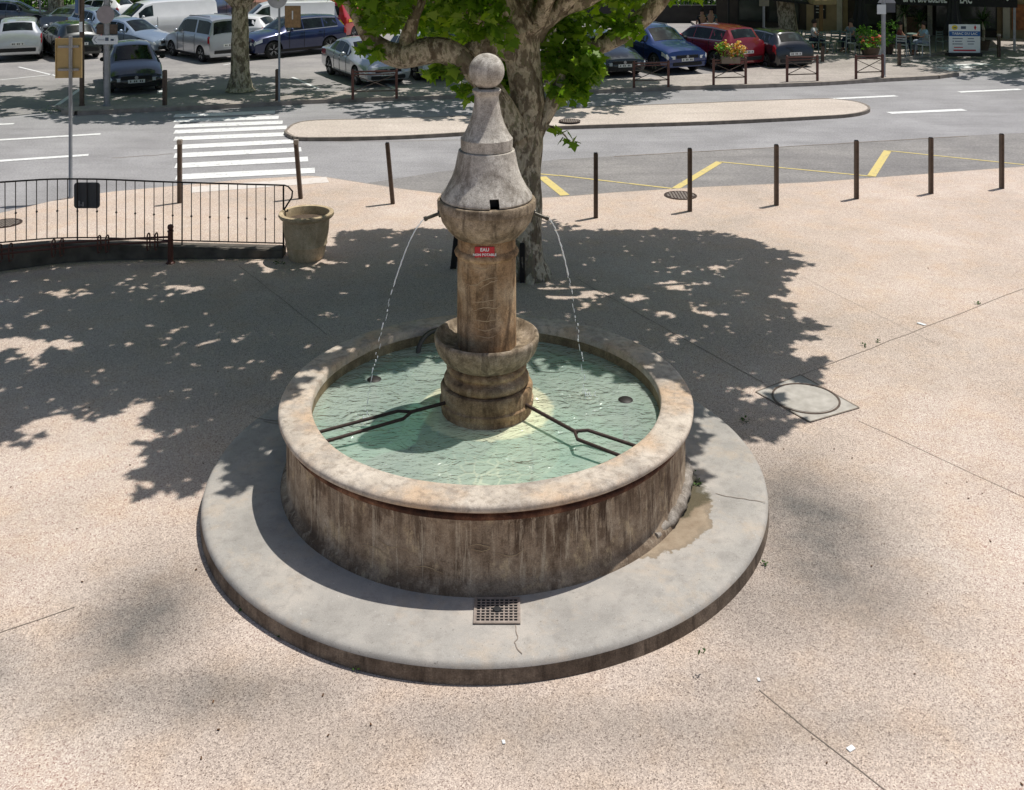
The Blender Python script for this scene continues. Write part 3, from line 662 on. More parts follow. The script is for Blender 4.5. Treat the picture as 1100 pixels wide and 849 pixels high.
# ---------- planter ---------------------------------------------------------
e = empty('planter', (-3.385, 16.85, 0), 'large buff stone vase planter with a rolled rim beside the railing', 'planter')
mb = MB(); mb.lathe([(.27, 0), (.285, .02), (.305, .10), (.325, .22), (.342, .24), (.335, .27), (.365, .45), (.375, .60), (.38, .66), (.43, .68), (.452, .71), (.445, .75), (.41, .765), (.375, .75), (.36, .66), (.35, .60)], 56, wob=.004); mb.build('pot', M['planter'], e, smooth=50)
mb = MB(); mb.lathe([(.352, .62), (.2, .64), (.001, .62)], 32, wob=.01); mb.build('soil', M['soil'], e, smooth=60)
# ---------- low wall, railing, bicycle rack ---------------------------------
wl = [V(-11.0, 14.8, .42), V(-8.09, 16.18, .35), V(-7.06, 16.62, .29), V(-5.53, 16.76, .2), V(-3.76, 16.8, .14)]
wl = smoothline(wl, 5); mb = MB()
vs = []; fs = []
for i, p in enumerate(wl):
    d = (wl[min(i + 1, len(wl) - 1)] - wl[max(i - 1, 0)]); d.z = 0; d.normalize(); q = V(-d.y, d.x, 0) * .28
    vs += [(p.x, p.y, 0), (p.x, p.y, p.z), (p.x + q.x, p.y + q.y, p.z), (p.x + q.x, p.y + q.y, 0)]
for i in range(len(wl) - 1):
    for k in range(4): fs.append((i * 4 + k, i * 4 + (k + 1) % 4, (i + 1) * 4 + (k + 1) % 4, (i + 1) * 4 + k))
fs.append((0, 1, 2, 3)); m_ = 4 * (len(wl) - 1); fs.append((m_, m_ + 1, m_ + 2, m_ + 3))
mb.add(vs, fs); o = mb.build('low_wall', M['parapet'], None, bevel=.015); tag(o, 'low dark mossy kerb wall curving under the railing', 'wall')
e = empty('railing', (-6, 16.7, 0), 'black wrought iron railing with thin upright bars and a scrolled end', 'railing')
rl = []
for i, p in enumerate(wl):
    d = (wl[min(i + 1, len(wl) - 1)] - wl[max(i - 1, 0)]); d.z = 0; d.normalize(); rl.append(p + V(-d.y, d.x, 0) * .14)
def along(pts, s):
    for a, b in zip(pts, pts[1:]):
        L = V(b.x - a.x, b.y - a.y, 0).length
        if s <= L: return a + (b - a) * (s / L)
        s -= L
    return None
top = [V(p.x, p.y, p.z + 1.0 + .03) for p in rl]
mb = MB(); tp = top[:-1] + [top[-1]]
lst = top[-1]
mb.tube(tp + [lst + V(.06, 0, -.02), lst + V(.13, 0, -.1), lst + V(.12, 0, -.2), lst + V(.05, 0, -.31), lst + V(.0, 0, -.39), lst + V(.0, 0, -.43), lst + V(.05, 0, -.43), lst + V(.05, 0, -.40)], .014, 8)
mb.build('top_rail', M['iron'], e, True, smooth=60)
mb = MB(); mb.tube([V(p.x, p.y, p.z + .07) for p in rl], .011, 6); mb.build('bottom_rail', M['iron'], e, True, smooth=60)
s = .1; i = 0
while True:
    p = along(rl, s)
    if p is None: break
    mb = MB(); post = (i % 11 == 6)
    bot = p.z - .0 if post else p.z + .07
    mb.tube([V(p.x, p.y, bot), V(p.x + random.uniform(-.004, .004), p.y, p.z + 1.02)], .012 if post else .0075, 6)
    if i % 2 == 0: mb.sphere((p.x, p.y, p.z + .46 + (p.z - .14) * .3), .019, 8, 6)
    if p.x > -9.6: mb.build('post' if post else 'baluster', M['iron'], e, True, smooth=60)
    s += .152; i += 1
p = along(rl, sum(V(b.x - a.x, b.y - a.y, 0).length for a, b in zip(rl, rl[1:])) - .02)
mb = MB(); mb.tube([V(p.x, p.y, p.z - .0), V(p.x, p.y, p.z + 1.03)], .014, 6); mb.build('post', M['iron'], e, True)
# dark panel behind the railing bars
e = empty('back_panel', at(93.5, 210, 16.82), 'dark grey rounded square panel fixed behind the railing bars', 'sign')
mb = MB()
rp = []
for cx, cz, a in ((.16, .16, 0), (-.16, .16, 90), (-.16, -.16, 180), (.16, -.16, 270)):
    for k in range(5): rp.append((cx + .05 * math.cos(R(a + k * 22.5)), cz + .05 * math.sin(R(a + k * 22.5))))
n = len(rp)
mb.add([(x, -.012, z) for x, z in rp] + [(x, .012, z) for x, z in rp], [tuple(range(n)), tuple(range(n, 2 * n))[::-1]] + [(i, (i + 1) % n, n + (i + 1) % n, n + i) for i in range(n)])
mb.build('plate', M['darkbox'], e)
mb = MB(); mb.box((-.12, -.016, -.13), (.03, .004, .09)); mb.box((-.06, -.016, -.14), (.025, .004, .07)); mb.box((-.09, -.016, -.155), (.05, .004, .015)); mb.build('paint_marks', M['galv'], e)
e = empty('bicycle_rack', (-5.53, 16.58, 0), 'low red-brown tubular bicycle rack in front of the railing wall', 'bicycle rack')
mb = MB(); mb.lathe([(.075, 0), (.075, .01), (.045, .03), (.042, .5), (.05, .51), (.05, .53), (.03, .54), (.045, .56), (.05, .59), (.04, .62), (.001, .635)], 16, (-5.53, 16.58, 0)); mb.build('post', M['redbrown'], e, True, smooth=50)
rr = [V(-5.55, 16.56, .43), V(-6.6, 16.35, .44), V(-7.6, 16.0, .45), V(-8.6, 15.55, .46), V(-9.6, 15.1, .46)]
for dz, dy in ((.0, 0), (-.09, .06)):
    mb = MB(); mb.tube([p + V(0, dy, dz) for p in smoothline(rr, 4)], .018, 8); mb.build('rail', M['redbrown'], e, True, smooth=60)
for s in (.2, .32, .95, 1.07, 1.62, 1.74, 2.35, 2.5, 3.05, 3.17, 3.75, 3.87):
    p = along(rr, s)
    if p is None: continue
    mb = MB(); pts = []
    for k in range(9):
        a = math.pi * k / 8; pts.append(p + V(0, .02 + .06 * math.cos(a), .02 + .05 * math.sin(a)))
    pts = [p + V(0, .09, -.18)] + pts + [p + V(0, -.045, -.12), p + V(-.01, .0, -.2), p + V(0, .06, -.2)]
    mb.tube(pts, .012, 6); mb.build('hoop', M['redbrown'], e, True, smooth=60)
# ---------- bollards --------------------------------------------------------
def bollard(b, t_, label, capc=False, w=.078, group='brown bollards along the edge of the square', mat='brown'):
    base = g(*b); tz = at(t_[0], t_[1], base.y); lean = (tz.x - base.x)
    e = empty('bollard', base, label, 'bollard', group)
    mb = MB(); h = tz.z
    def ring(z, s, sh=0): return [(x * s * w / 2 + lean * z / h, y * s * w / 2, z) for x, y in ((-1, -1), (-.3, -1), (-.3, -.75), (.3, -.75), (.3, -1), (1, -1), (1, 1), (.3, 1), (.3, .75), (-.3, .75), (-.3, 1), (-1, 1))]
    a, b_ = ring(0, 1), ring(h, 1); n = 12
    mb.add(a + b_, [tuple(range(n))[::-1], tuple(range(n, 2 * n))] + [(i, (i + 1) % n, n + (i + 1) % n, n + i) for i in range(n)])
    mb.build('post', M[mat], e)
    mb = MB()
    if capc: mb.box((lean, 0, h + .045), (w + .015, w + .015, .09)); mb.build('cap', M['kerb'], e, bevel=.008)
    else: mb.box((lean, 0, h + .008), (w * .8, w * .8, .016)); mb.build('cap', M['black'], e)
    return e
names = ['seen through the railing bars, pale cap', 'pale-capped, leaning over between the planter and the crossing', 'leaning one between the crossing and the fountain column', 'first to the right of the tree trunk', 'beside the round rusty manhole cover', 'third to the right of the tree', 'left of the middle yellow diagonal', 'second from the right edge', 'nearest the right edge of the square']
bb = [((193, 218), (193, 155), True), ((323, 213.5), (318, 155), True), ((422, 219), (416, 154), False), ((640, 234), (640, 165), False), ((741, 227), (741, 160), False), ((834, 220.5), (834, 156), False), ((920, 213.5), (920, 151.5), False), ((1000, 208), (1000, 148.5), False), ((1076, 202.5), (1076, 144.5), False)]
for (a, b, cp), nm in zip(bb, names): bollard(a, b, 'brown steel bollard ' + nm, cp)
bollard((487, 288), (493, 235), 'short dark leaning post just left of the fountain column', False, .1, 'dark posts beside the plane tree', 'iron')
bollard((561, 303), (561, 262), 'short dark post at the foot of the plane tree', False, .08, 'dark posts beside the plane tree', 'iron')
for b, t_, nm in (((177, 116), (177, 76), 'dark brown post on the far pavement right of the black car'), ((298, 111), (298, 75), 'dark brown post at the foot of the round sign pole'), ((883.5, 68.5), (883.5, 50), 'dark short post behind the fenced barrier near the terrace'), ((966, 73), (966, 47), 'pale brown post standing right of the triangular sign'), ((1073, 62), (1073, 39), 'dark bollard with white top right of the price board')):
    bollard(b, t_, nm, 'white' in nm, .11, 'posts on the far pavement', 'brown')
# ---------- cross barriers on the far pavement ------------------------------
def barrier(x0, x1, yb, yt, lab):
    a, b = g(x0, yb, PZ), g(x1, yb - 1, PZ); h = (yb - yt) / F * a.y
    e = empty('pedestrian_barrier', a, lab, 'barrier', 'brown cross-braced barriers along the far kerb')
    for p in (a, b):
        mb = MB(); mb.bar(p, p + V(0, 0, h), .075); mb.sphere((p.x, p.y, p.z + h), .045, 8, 6); mb.build('post', M['redbrown'], e, True)
    mb = MB(); mb.bar(a + V(0, 0, h * .96), b + V(0, 0, h * .96), .05); mb.bar(a + V(0, 0, h * .86), b + V(0, 0, h * .86), .035); mb.build('top_rail', M['redbrown'], e, True)
    mb = MB(); mb.bar(a + V(0, 0, h * .28), b + V(0, 0, h * .28), .035); mb.build('bottom_rail', M['brown'], e, True)
    mb = MB(); mb.bar(a + V(0, 0, h * .28), b + V(0, 0, h * .84), .022); mb.bar(a + V(0, .03, h * .84), b + V(0, .03, h * .28), .022); mb.build('cross_brace', M['brown'], e, True)
    return a, b, h
barrier(379, 426, 107, 76, 'brown cross-braced barrier in front of the silver car')
barrier(681, 718, 94.5, 67, 'brown cross-braced barrier in front of the blue car')
fb = barrier(766.5, 801, 91.5, 64, 'brown cross-braced barrier carrying a box of flowers behind the red car')
barrier(845.5, 878, 88, 61, 'brown cross-braced barrier behind the small black car')
barrier(919.5, 948, 85, 60, 'brown cross-braced barrier left of the triangular sign pole')
# ---------- leaves -----------------------------------------------------------
def leaf_shape(kind):
    if kind == 'plane':
        pts = [(0, 0), (.18, .08), (.5, .02), (.36, .22), (.62, .48), (.30, .52), (.22, .68), (0, 1.0), (-.22, .68), (-.30, .52), (-.62, .48), (-.36, .22), (-.5, .02), (-.18, .08)]
    elif kind == 'blade': pts = [(0, 0), (.06, .3), (.04, .8), (0, 1.0), (-.04, .8), (-.06, .3)]
    else: pts = [(0, 0), (.28, .25), (.3, .6), (0, 1.0), (-.3, .6), (-.28, .25)]
    a = np.array([(x, y, -.12 * x * x - .1 * y * y) for x, y in pts]); return a
def leaves(name, centers, sizes, mat, parent, kind='plane', updir=.6, Lw=(0, 0, 0), normals=None):
    """centers Nx3 -> one mesh of N leaf faces"""
    S = leaf_shape(kind); k = len(S); N = len(centers)
    nz = rng.normal(size=(N, 3)); nz[:, 2] = np.abs(nz[:, 2]) + updir; nz /= np.linalg.norm(nz, axis=1)[:, None]
    t_ = rng.normal(size=(N, 3)); t_[:, 2] -= .5
    t_ -= nz * (t_ * nz).sum(1)[:, None]; t_ /= np.linalg.norm(t_, axis=1)[:, None]; x = np.cross(t_, nz)
    v = centers[:, None, :] + sizes[:, None, None] * (S[None, :, 0:1] * x[:, None, :] + S[None, :, 1:2] * t_[:, None, :] + S[None, :, 2:3] * nz[:, None, :])
    v = v.reshape(-1, 3) - np.array(Lw)
    me = bpy.data.meshes.new(name); me.vertices.add(N * k); me.vertices.foreach_set('co', v.ravel().astype(np.float32))
    me.loops.add(N * k); me.loops.foreach_set('vertex_index', np.arange(N * k, dtype=np.int32))
    me.polygons.add(N); me.polygons.foreach_set('loop_start', np.arange(0, N * k, k, dtype=np.int32)); me.polygons.foreach_set('loop_total', np.full(N, k, dtype=np.int32))
    me.update(calc_edges=True); me.validate(); me.materials.append(mat)
    o = bpy.data.objects.new(name, me); col.objects.link(o); o.parent = parent; return o
def clump(c, r, n, flat=.6):
    d = rng.normal(size=(n, 3)); d /= np.linalg.norm(d, axis=1)[:, None]; d *= (rng.random((n, 1)) ** .4) * r; d[:, 2] *= flat
    return d + np.array(c)
SUN = np.array([.30, .185, 1.0])
# ---------- the big plane tree ----------------------------------------------
TX, TY = .26, 15.95
tree = empty('plane_tree', (TX, TY, 0), 'large pollarded plane tree with mottled bark standing behind the fountain', 'tree')
def tp_(px, py, dy=0): return at(px, py, TY + dy)
trunk = MB()
trunk.tube(smoothline([V(TX + .02, TY, -.1), V(TX + .02, TY, .08), tp_(566, 285), tp_(564, 240), tp_(564, 190), tp_(565, 140), tp_(567, 112), tp_(564, 84), tp_(561, 55), tp_(561, 38), tp_(566, 22)], 5), [*np.interp(np.arange(51), [0, 4, 10, 20, 30, 38, 50], [.33, .30, .265, .25, .265, .27, .27])], 20)
def lobes(mb, amp=.06):
    for i, v in enumerate(mb.v):
        x, y, z = v; n_ = math.sin(x * 9 + z * 3.1) * math.sin(y * 11 + z * 2.3) + .6 * math.sin(z * 7.3 + x * 13)
        mb.v[i] = (x + n_ * amp * .5, y + n_ * amp * .5, z)
limbs = [
    ([(556, 150), (545, 128), (530, 102), (512, 80), (495, 64), (475, 54), (452, 56), (430, 60), (408, 52), (395, 38), (384, 20), (372, 0), (350, -40)], [.19, .2, .19, .18, .19, .2, .21, .2, .17, .12, .08, .07, .05], -.3),
    ([(440, 58), (438, 40), (444, 20), (452, -5), (455, -50)], [.14, .11, .1, .09, .06], -.3),
    ([(500, 62), (515, 50), (535, 52), (556, 62)], [.15, .14, .14, .15], -.1),
    ([(566, 34), (580, 18), (602, 6), (630, -3), (660, -20), (720, -60)], [.30, .27, .2, .16, .14, .1], .2),
    ([(562, 34), (552, 12), (540, -10), (520, -60)], [.22, .18, .15, .1], -.3),
    ([(575, 70), (605, 58), (640, 50), (670, 36), (690, 20), (706, 4), (730, -30)], [.14, .14, .15, .16, .16, .15, .1], .9),
    ([(570, 150), (582, 130), (592, 112), (598, 98), (604, 80)], [.15, .13, .13, .1, .05], 0),
]
for pts, rads, dy in limbs:
    P3 = smoothline([tp_(p[0], p[1], dy) for p in pts], 4)
    trunk.tube(P3, list(np.interp(np.linspace(0, 1, len(P3)), np.linspace(0, 1, len(rads)), rads)), 12)
# upper limbs, out over the square and the fountain
for ex, ey, ez in ((-6.5, 14.5, 6.2), (-3.2, 12.6, 6.1), (-1.8, 17.8, 6.0), (4.6, 16.8, 6.2), (4.2, 13.4, 6.1), (1.9, 11.9, 6.1), (2.6, 18.6, 6.0), (-4.8, 17.2, 6.2), (-9.0, 15.5, 6.3), (0, 14, 6.9)):
    s0 = V(TX + (ex - TX) * .12, TY + (ey - TY) * .12, 4.2); mid = V(TX + (ex - TX) * .4, TY + (ey - TY) * .4, 5.4)
    P3 = smoothline([V(TX, TY, 3.8), s0, mid, V(ex, ey, ez)], 5)
    trunk.tube(P3, list(np.linspace(.17, .04, len(P3))), 8)
lobes(trunk, .03)
# roots flare
for a in range(7):
    an = a * .9 + .3; trunk.tube([V(TX, TY, .4), V(TX + .22 * math.cos(an), TY + .22 * math.sin(an), .12), V(TX + .36 * math.cos(an), TY + .36 * math.sin(an), -.06)], [.15, .1, .05], 8)
trunk.build('trunk', M['bark'], tree, True, smooth=70)
mb = MB(); mb.tube(smoothline([tp_(585, 135), tp_(598, 138), tp_(607, 146), tp_(612, 153)], 3), [.02] * 4 + [.015] * 3 + [.01] * 3, 6); mb.build('twig', M['bark'], tree, True)
shadow_px = [(-60, 285), (0, 282), (120, 277), (250, 280), (290, 298), (350, 294), (368, 252), (420, 246), (520, 250), (620, 250), (700, 248), (765, 251), (812, 262), (868, 284), (845, 300), (828, 322), (850, 340), (892, 352), (845, 368), (838, 382), (886, 392), (872, 408), (815, 412), (835, 440), (858, 450), (822, 470), (775, 462), (740, 440)]
poly = [tuple(g(*p)[:2]) for p in shadow_px] + [(1.7, 9.7), (1.3, 10.4), (.6, 11.0), (-.4, 11.3), (-1.4, 11.0), (-2.4, 10.1), (-2.5, 9.6)] + [tuple(g(*p)[:2]) for p in ((225, 508), (178, 531), (140, 512), (170, 500), (132, 482), (172, 462), (150, 432), (110, 443), (55, 464), (33, 479), (-60, 478), (-200, 470), (-320, 420), (-320, 330))]
holes = [(-7.0, 13.35, .95, .3), (-5.0, 11.15, .5, .25), (-5.9, 13.35, .5, .15), (-3.9, 10.95, .3, .1), (.75, 15.3, .8, .22), (-.1, 14.2, .3, .12), (-2.4, 16.5, .6, .12), (2.4, 15.6, .5, .12), (1.8, 15.0, .35, .1), (-6.6, 15.2, .5, .08), (3.1, 12.1, .5, .1), (-5.0, 15.4, .35, .08)]
def inside(x, y, P):
    c_ = False; j = len(P) - 1
    for i in range(len(P)):
        if (P[i][1] > y) != (P[j][1] > y) and x < (P[j][0] - P[i][0]) * (y - P[i][1]) / (P[j][1] - P[i][1]) + P[i][0]: c_ = not c_
        j = i
    return c_
C = []
random.seed(3)
for i in range(9000):
    x = random.uniform(-13, 6.5); y = random.uniform(8.5, 19)
    if not inside(x, y, poly): continue
    if any(((x - a) / c_) ** 2 + ((y - b) / (d + .12)) ** 2 < 1 for a, b, c_, d in holes) and random.random() < .97: continue
    C.append((x, y))
pos = []; 
for x, y in C:
    yy = y + .185 * 6.0
    zmin = 5.5 - .0745 * yy + .45
    z = random.uniform(max(4.7, zmin), max(4.7, zmin) + 1.5)
    c3 = np.array([x + .30 * z, y + .185 * z, z])
    # a spray of leaves, kept thin along the ground-shadow direction so that the edge stays leafy
    for k in range(7):
        s_ = random.uniform(-.35, .35); q = c3 + SUN * s_ + np.array([random.gauss(0, .09), random.gauss(0, .07), 0]); pos.append(q)
pos = np.array(pos)
pos = pos[pos[:, 2] > 5.5 - .0745 * pos[:, 1] + .12]
leaves('crown', pos, rng.uniform(.13, .25, len(pos)), M['leaf'], tree, Lw=(TX, TY, 0), updir=1.2)
# low foliage around the limbs (seen under the crown)
pos = []
def fill(x0, x1, y0, y1, Y0, Y1, n, r=.3, m=26):
    for i in range(n):
        p = at(random.uniform(x0, x1), random.uniform(y0, y1), random.uniform(Y0, Y1)); pos.append(clump(p, r, int(m * 1.3), .9))
fill(380, 440, -30, 6, 14.5, 17.0, 19, .28); fill(500, 548, 20, 50, 14.9, 15.3, 6, .18, 12); fill(455, 490, 64, 84, 15.5, 16.0, 3, .16, 10); fill(398, 425, 0, 24, 14.8, 16.5, 7, .24, 18); fill(338, 372, -38, -20, 15.0, 16.5, 6, .2, 14); fill(378, 400, 10, 26, 15.0, 15.6, 2, .16, 9)
fill(385, 410, 42, 55, 15.2, 15.6, 2, .18, 10)
fill(440, 560, -30, 40, 16.1, 18.4, 42, .32, 24); fill(450, 545, -20, 30, 14.6, 15.4, 14, .24, 16); fill(560, 640, -30, 26, 16.4, 18.4, 22, .32, 24)
fill(590, 632, 25, 88, 16.0, 17.8, 24, .3, 26); fill(598, 622, 90, 108, 15.3, 16.6, 6, .22, 20); fill(632, 655, 55, 88, 15.6, 16.6, 5, .2, 16)
fill(640, 705, -25, 8, 17.0, 19.5, 16, .34, 22); fill(485, 500, 66, 92, 15.6, 16.2, 4, .18, 16); fill(495, 510, 92, 100, 15.7, 16.0, 2, .15, 12)
fill(535, 556, 55, 105, 16.6, 17.4, 8, .2, 20); fill(700, 770, -30, -6, 16.0, 18.0, 10, .3, 18); fill(650, 685, 18, 36, 16.4, 17, 4, .22, 14)
pos.append(clump(at(611, 149, 15.95), .13, 9, 1)); pos.append(clump(at(598, 139, 15.95), .07, 3, 1)); pos.append(clump(at(358, -4, 15.5), .12, 6, 1))
pos = np.concatenate(pos)
lo = leaves('hanging_foliage', pos, rng.uniform(.10, .24, len(pos)), M['leaf'], tree, Lw=(TX, TY, 0), updir=.35)
# ---------- street trees ------------------------------------------------------
def street_tree(px, py, r, lab, n=4200, cr=4.3, zlow=3.4, lean=(0, 0), h=6.2, fork=3.1, den=1.0):
    b = g(px, py, PZ); e = empty('plane_tree', (b.x, b.y, 0), lab, 'tree', 'plane trees along the car park')
    mb = MB(); ln = V(lean[0], lean[1], 0)
    mb.tube(smoothline([b + V(0, 0, -.1), b + V(0, 0, .1), b + V(0, 0, .6), b + ln * .5 + V(0, 0, 1.8), b + ln + V(0, 0, fork)], 4), list(np.interp(np.arange(17), [0, 3, 8, 16], [r * 1.7, r * 1.35, r, r * .85])), 14)
    top_ = b + ln + V(0, 0, fork)
    for k in range(6):
        a = k * 1.05 + px; L = cr * .75
        mb.tube(smoothline([top_ - V(0, 0, .5), top_ + V(math.cos(a) * L * .35, math.sin(a) * L * .35, .6), top_ + V(math.cos(a) * L, math.sin(a) * L, 2.2)], 4), list(np.linspace(r * .6, .04, 9)), 8)
    lobes(mb, .03); mb.build('trunk', M['bark'], e, True, smooth=70)
    ps = []
    for k in range(int(n / 22)):
        a = random.uniform(0, 6.28); d = cr * math.sqrt(random.random()); z = random.uniform(max(zlow, 5.5 - .0745 * b.y + 1.0), h + 1)
        ps.append(clump((b.x + ln.x + d * math.cos(a), b.y + d * math.sin(a), z), .5, 22, .7))
    ps = np.concatenate(ps)
    leaves('crown', ps, rng.uniform(.2, .38, len(ps)), M['leaf'], e, Lw=(b.x, b.y, 0), updir=.8)
    return e
street_tree(258, 94, .30, 'mottled plane tree trunk between the silver van and the blue car', lean=(.0, 0), n=6500, cr=4.4)
street_tree(847, 46, .42, 'plane tree trunk on the terrace above the small black car', lean=(-.3, 0), n=6500, cr=5.5)
street_tree(60, 22, .42, 'plane tree trunk far back at the left beside the low wall', n=3500, cr=4.5)
street_tree(590, 90, .3, 'plane tree hidden behind the near crown by the parked cars', n=6500, cr=5.2)
street_tree(-75, 108, .3, 'plane tree outside the left side casting dappled shade', n=5500, cr=4.8)
street_tree(1150, 62, .34, 'plane tree outside the right side shading the terrace corner', n=7500, cr=6.0)
street_tree(322, 26, .25, 'thin dark trunk beyond the blue car', n=2500, cr=4)
# spur of the left trunk near the silver van
# ---------- cars ---------------------------------------------------------------
TYPES = {
 # stations: x, zbottom, zbelt, ztop, half width, half width roof ; windows by station index
 'hatch': dict(st=[(0, .30, .50, .54, .74, .6), (.05, .22, .60, .66, .82, .68), (.35, .19, .72, .80, .84, .70), (.8, .18, .83, .90, .87, .72), (1.12, .18, .89, .955, .87, .72), (1.80, .18, .93, 1.385, .87, .60), (2.2, .18, .94, 1.45, .87, .58), (2.9, .18, .96, 1.46, .87, .58), (3.55, .18, 1.0, 1.40, .86, .56), (3.93, .2, 1.0, 1.06, .84, .62), (4.03, .22, .88, .94, .83, .70), (4.1, .34, .55, .60, .78, .66)], wheels=(.78, 3.32), wr=.315, ws=(4, 5), rw=(8, 9), sw=[(4.45, 5.9), (6.0, 7.0), (7.1, 7.9)]),
 'suv': dict(st=[(0, .38, .62, .68, .78, .64), (.05, .28, .78, .86, .87, .74), (.35, .25, .90, .98, .89, .74), (.85, .24, .99, 1.06, .92, .76), (1.18, .24, 1.04, 1.10, .92, .76), (1.85, .24, 1.07, 1.54, .92, .66), (2.3, .24, 1.08, 1.63, .92, .64), (3.2, .24, 1.10, 1.64, .92, .64), (4.0, .24, 1.13, 1.58, .91, .62), (4.3, .26, 1.12, 1.20, .89, .68), (4.38, .3, .95, 1.02, .87, .74), (4.45, .42, .62, .68, .78, .66)], wheels=(.86, 3.55), wr=.36, ws=(4, 5), rw=(8, 9), sw=[(4.45, 5.9), (6.0, 7.0), (7.1, 7.92)]),
 'sedan': dict(st=[(0, .30, .50, .54, .74, .6), (.05, .22, .60, .66, .83, .70), (.4, .19, .70, .78, .86, .72), (.95, .18, .80, .87, .89, .74), (1.3, .18, .86, .92, .89, .74), (2.05, .18, .90, 1.34, .89, .60), (2.45, .18, .91, 1.42, .89, .58), (3.0, .18, .93, 1.42, .89, .58), (3.5, .18, .95, 1.33, .88, .58), (4.05, .2, .97, 1.04, .87, .66), (4.5, .22, .94, 1.0, .84, .70), (4.58, .34, .55, .60, .74, .62)], wheels=(.88, 3.6), wr=.325, ws=(4, 5), rw=(8, 9), sw=[(4.45, 5.9), (6.0, 7.0), (7.1, 8.2)]),
 'van': dict(st=[(0, .34, .62, .68, .72, .6), (.05, .26, .86, .94, .88, .74), (.3, .22, 1.0, 1.08, .93, .80), (.6, .22, 1.12, 1.20, .95, .82), (.8, .22, 1.18, 1.26, .95, .82), (1.45, .22, 1.22, 1.82, .95, .74), (1.8, .22, 1.24, 1.92, .95, .74), (2.6, .22, 1.24, 1.95, .95, .74), (4.6, .22, 1.24, 1.94, .95, .74), (4.86, .24, 1.24, 1.88, .94, .74), (4.9, .24, 1.22, 1.80, .93, .74), (4.95, .36, .62, .68, .9, .72)], wheels=(.9, 3.95), wr=.33, ws=(4, 5), rw=None, sw=[(4.5, 5.95)]),
 'minivan': dict(st=[(0, .34, .58, .64, .68, .56), (.05, .26, .72, .80, .82, .68), (.35, .22, .88, .95, .86, .74), (.7, .2, .98, 1.05, .87, .75), (1.0, .2, 1.04, 1.10, .87, .75), (1.6, .2, 1.06, 1.66, .87, .68), (1.9, .2, 1.07, 1.76, .87, .67), (2.8, .2, 1.08, 1.80, .87, .67), (3.75, .2, 1.08, 1.78, .87, .67), (4.02, .22, 1.08, 1.70, .86, .68), (4.1, .24, 1.04, 1.10, .86, .74), (4.15, .34, .58, .64, .8, .7)], wheels=(.78, 3.35), wr=.32, ws=(4, 5), rw=(9, 10), sw=[(4.45, 5.9), (6.0, 7.0), (7.15, 8.8)]),
}
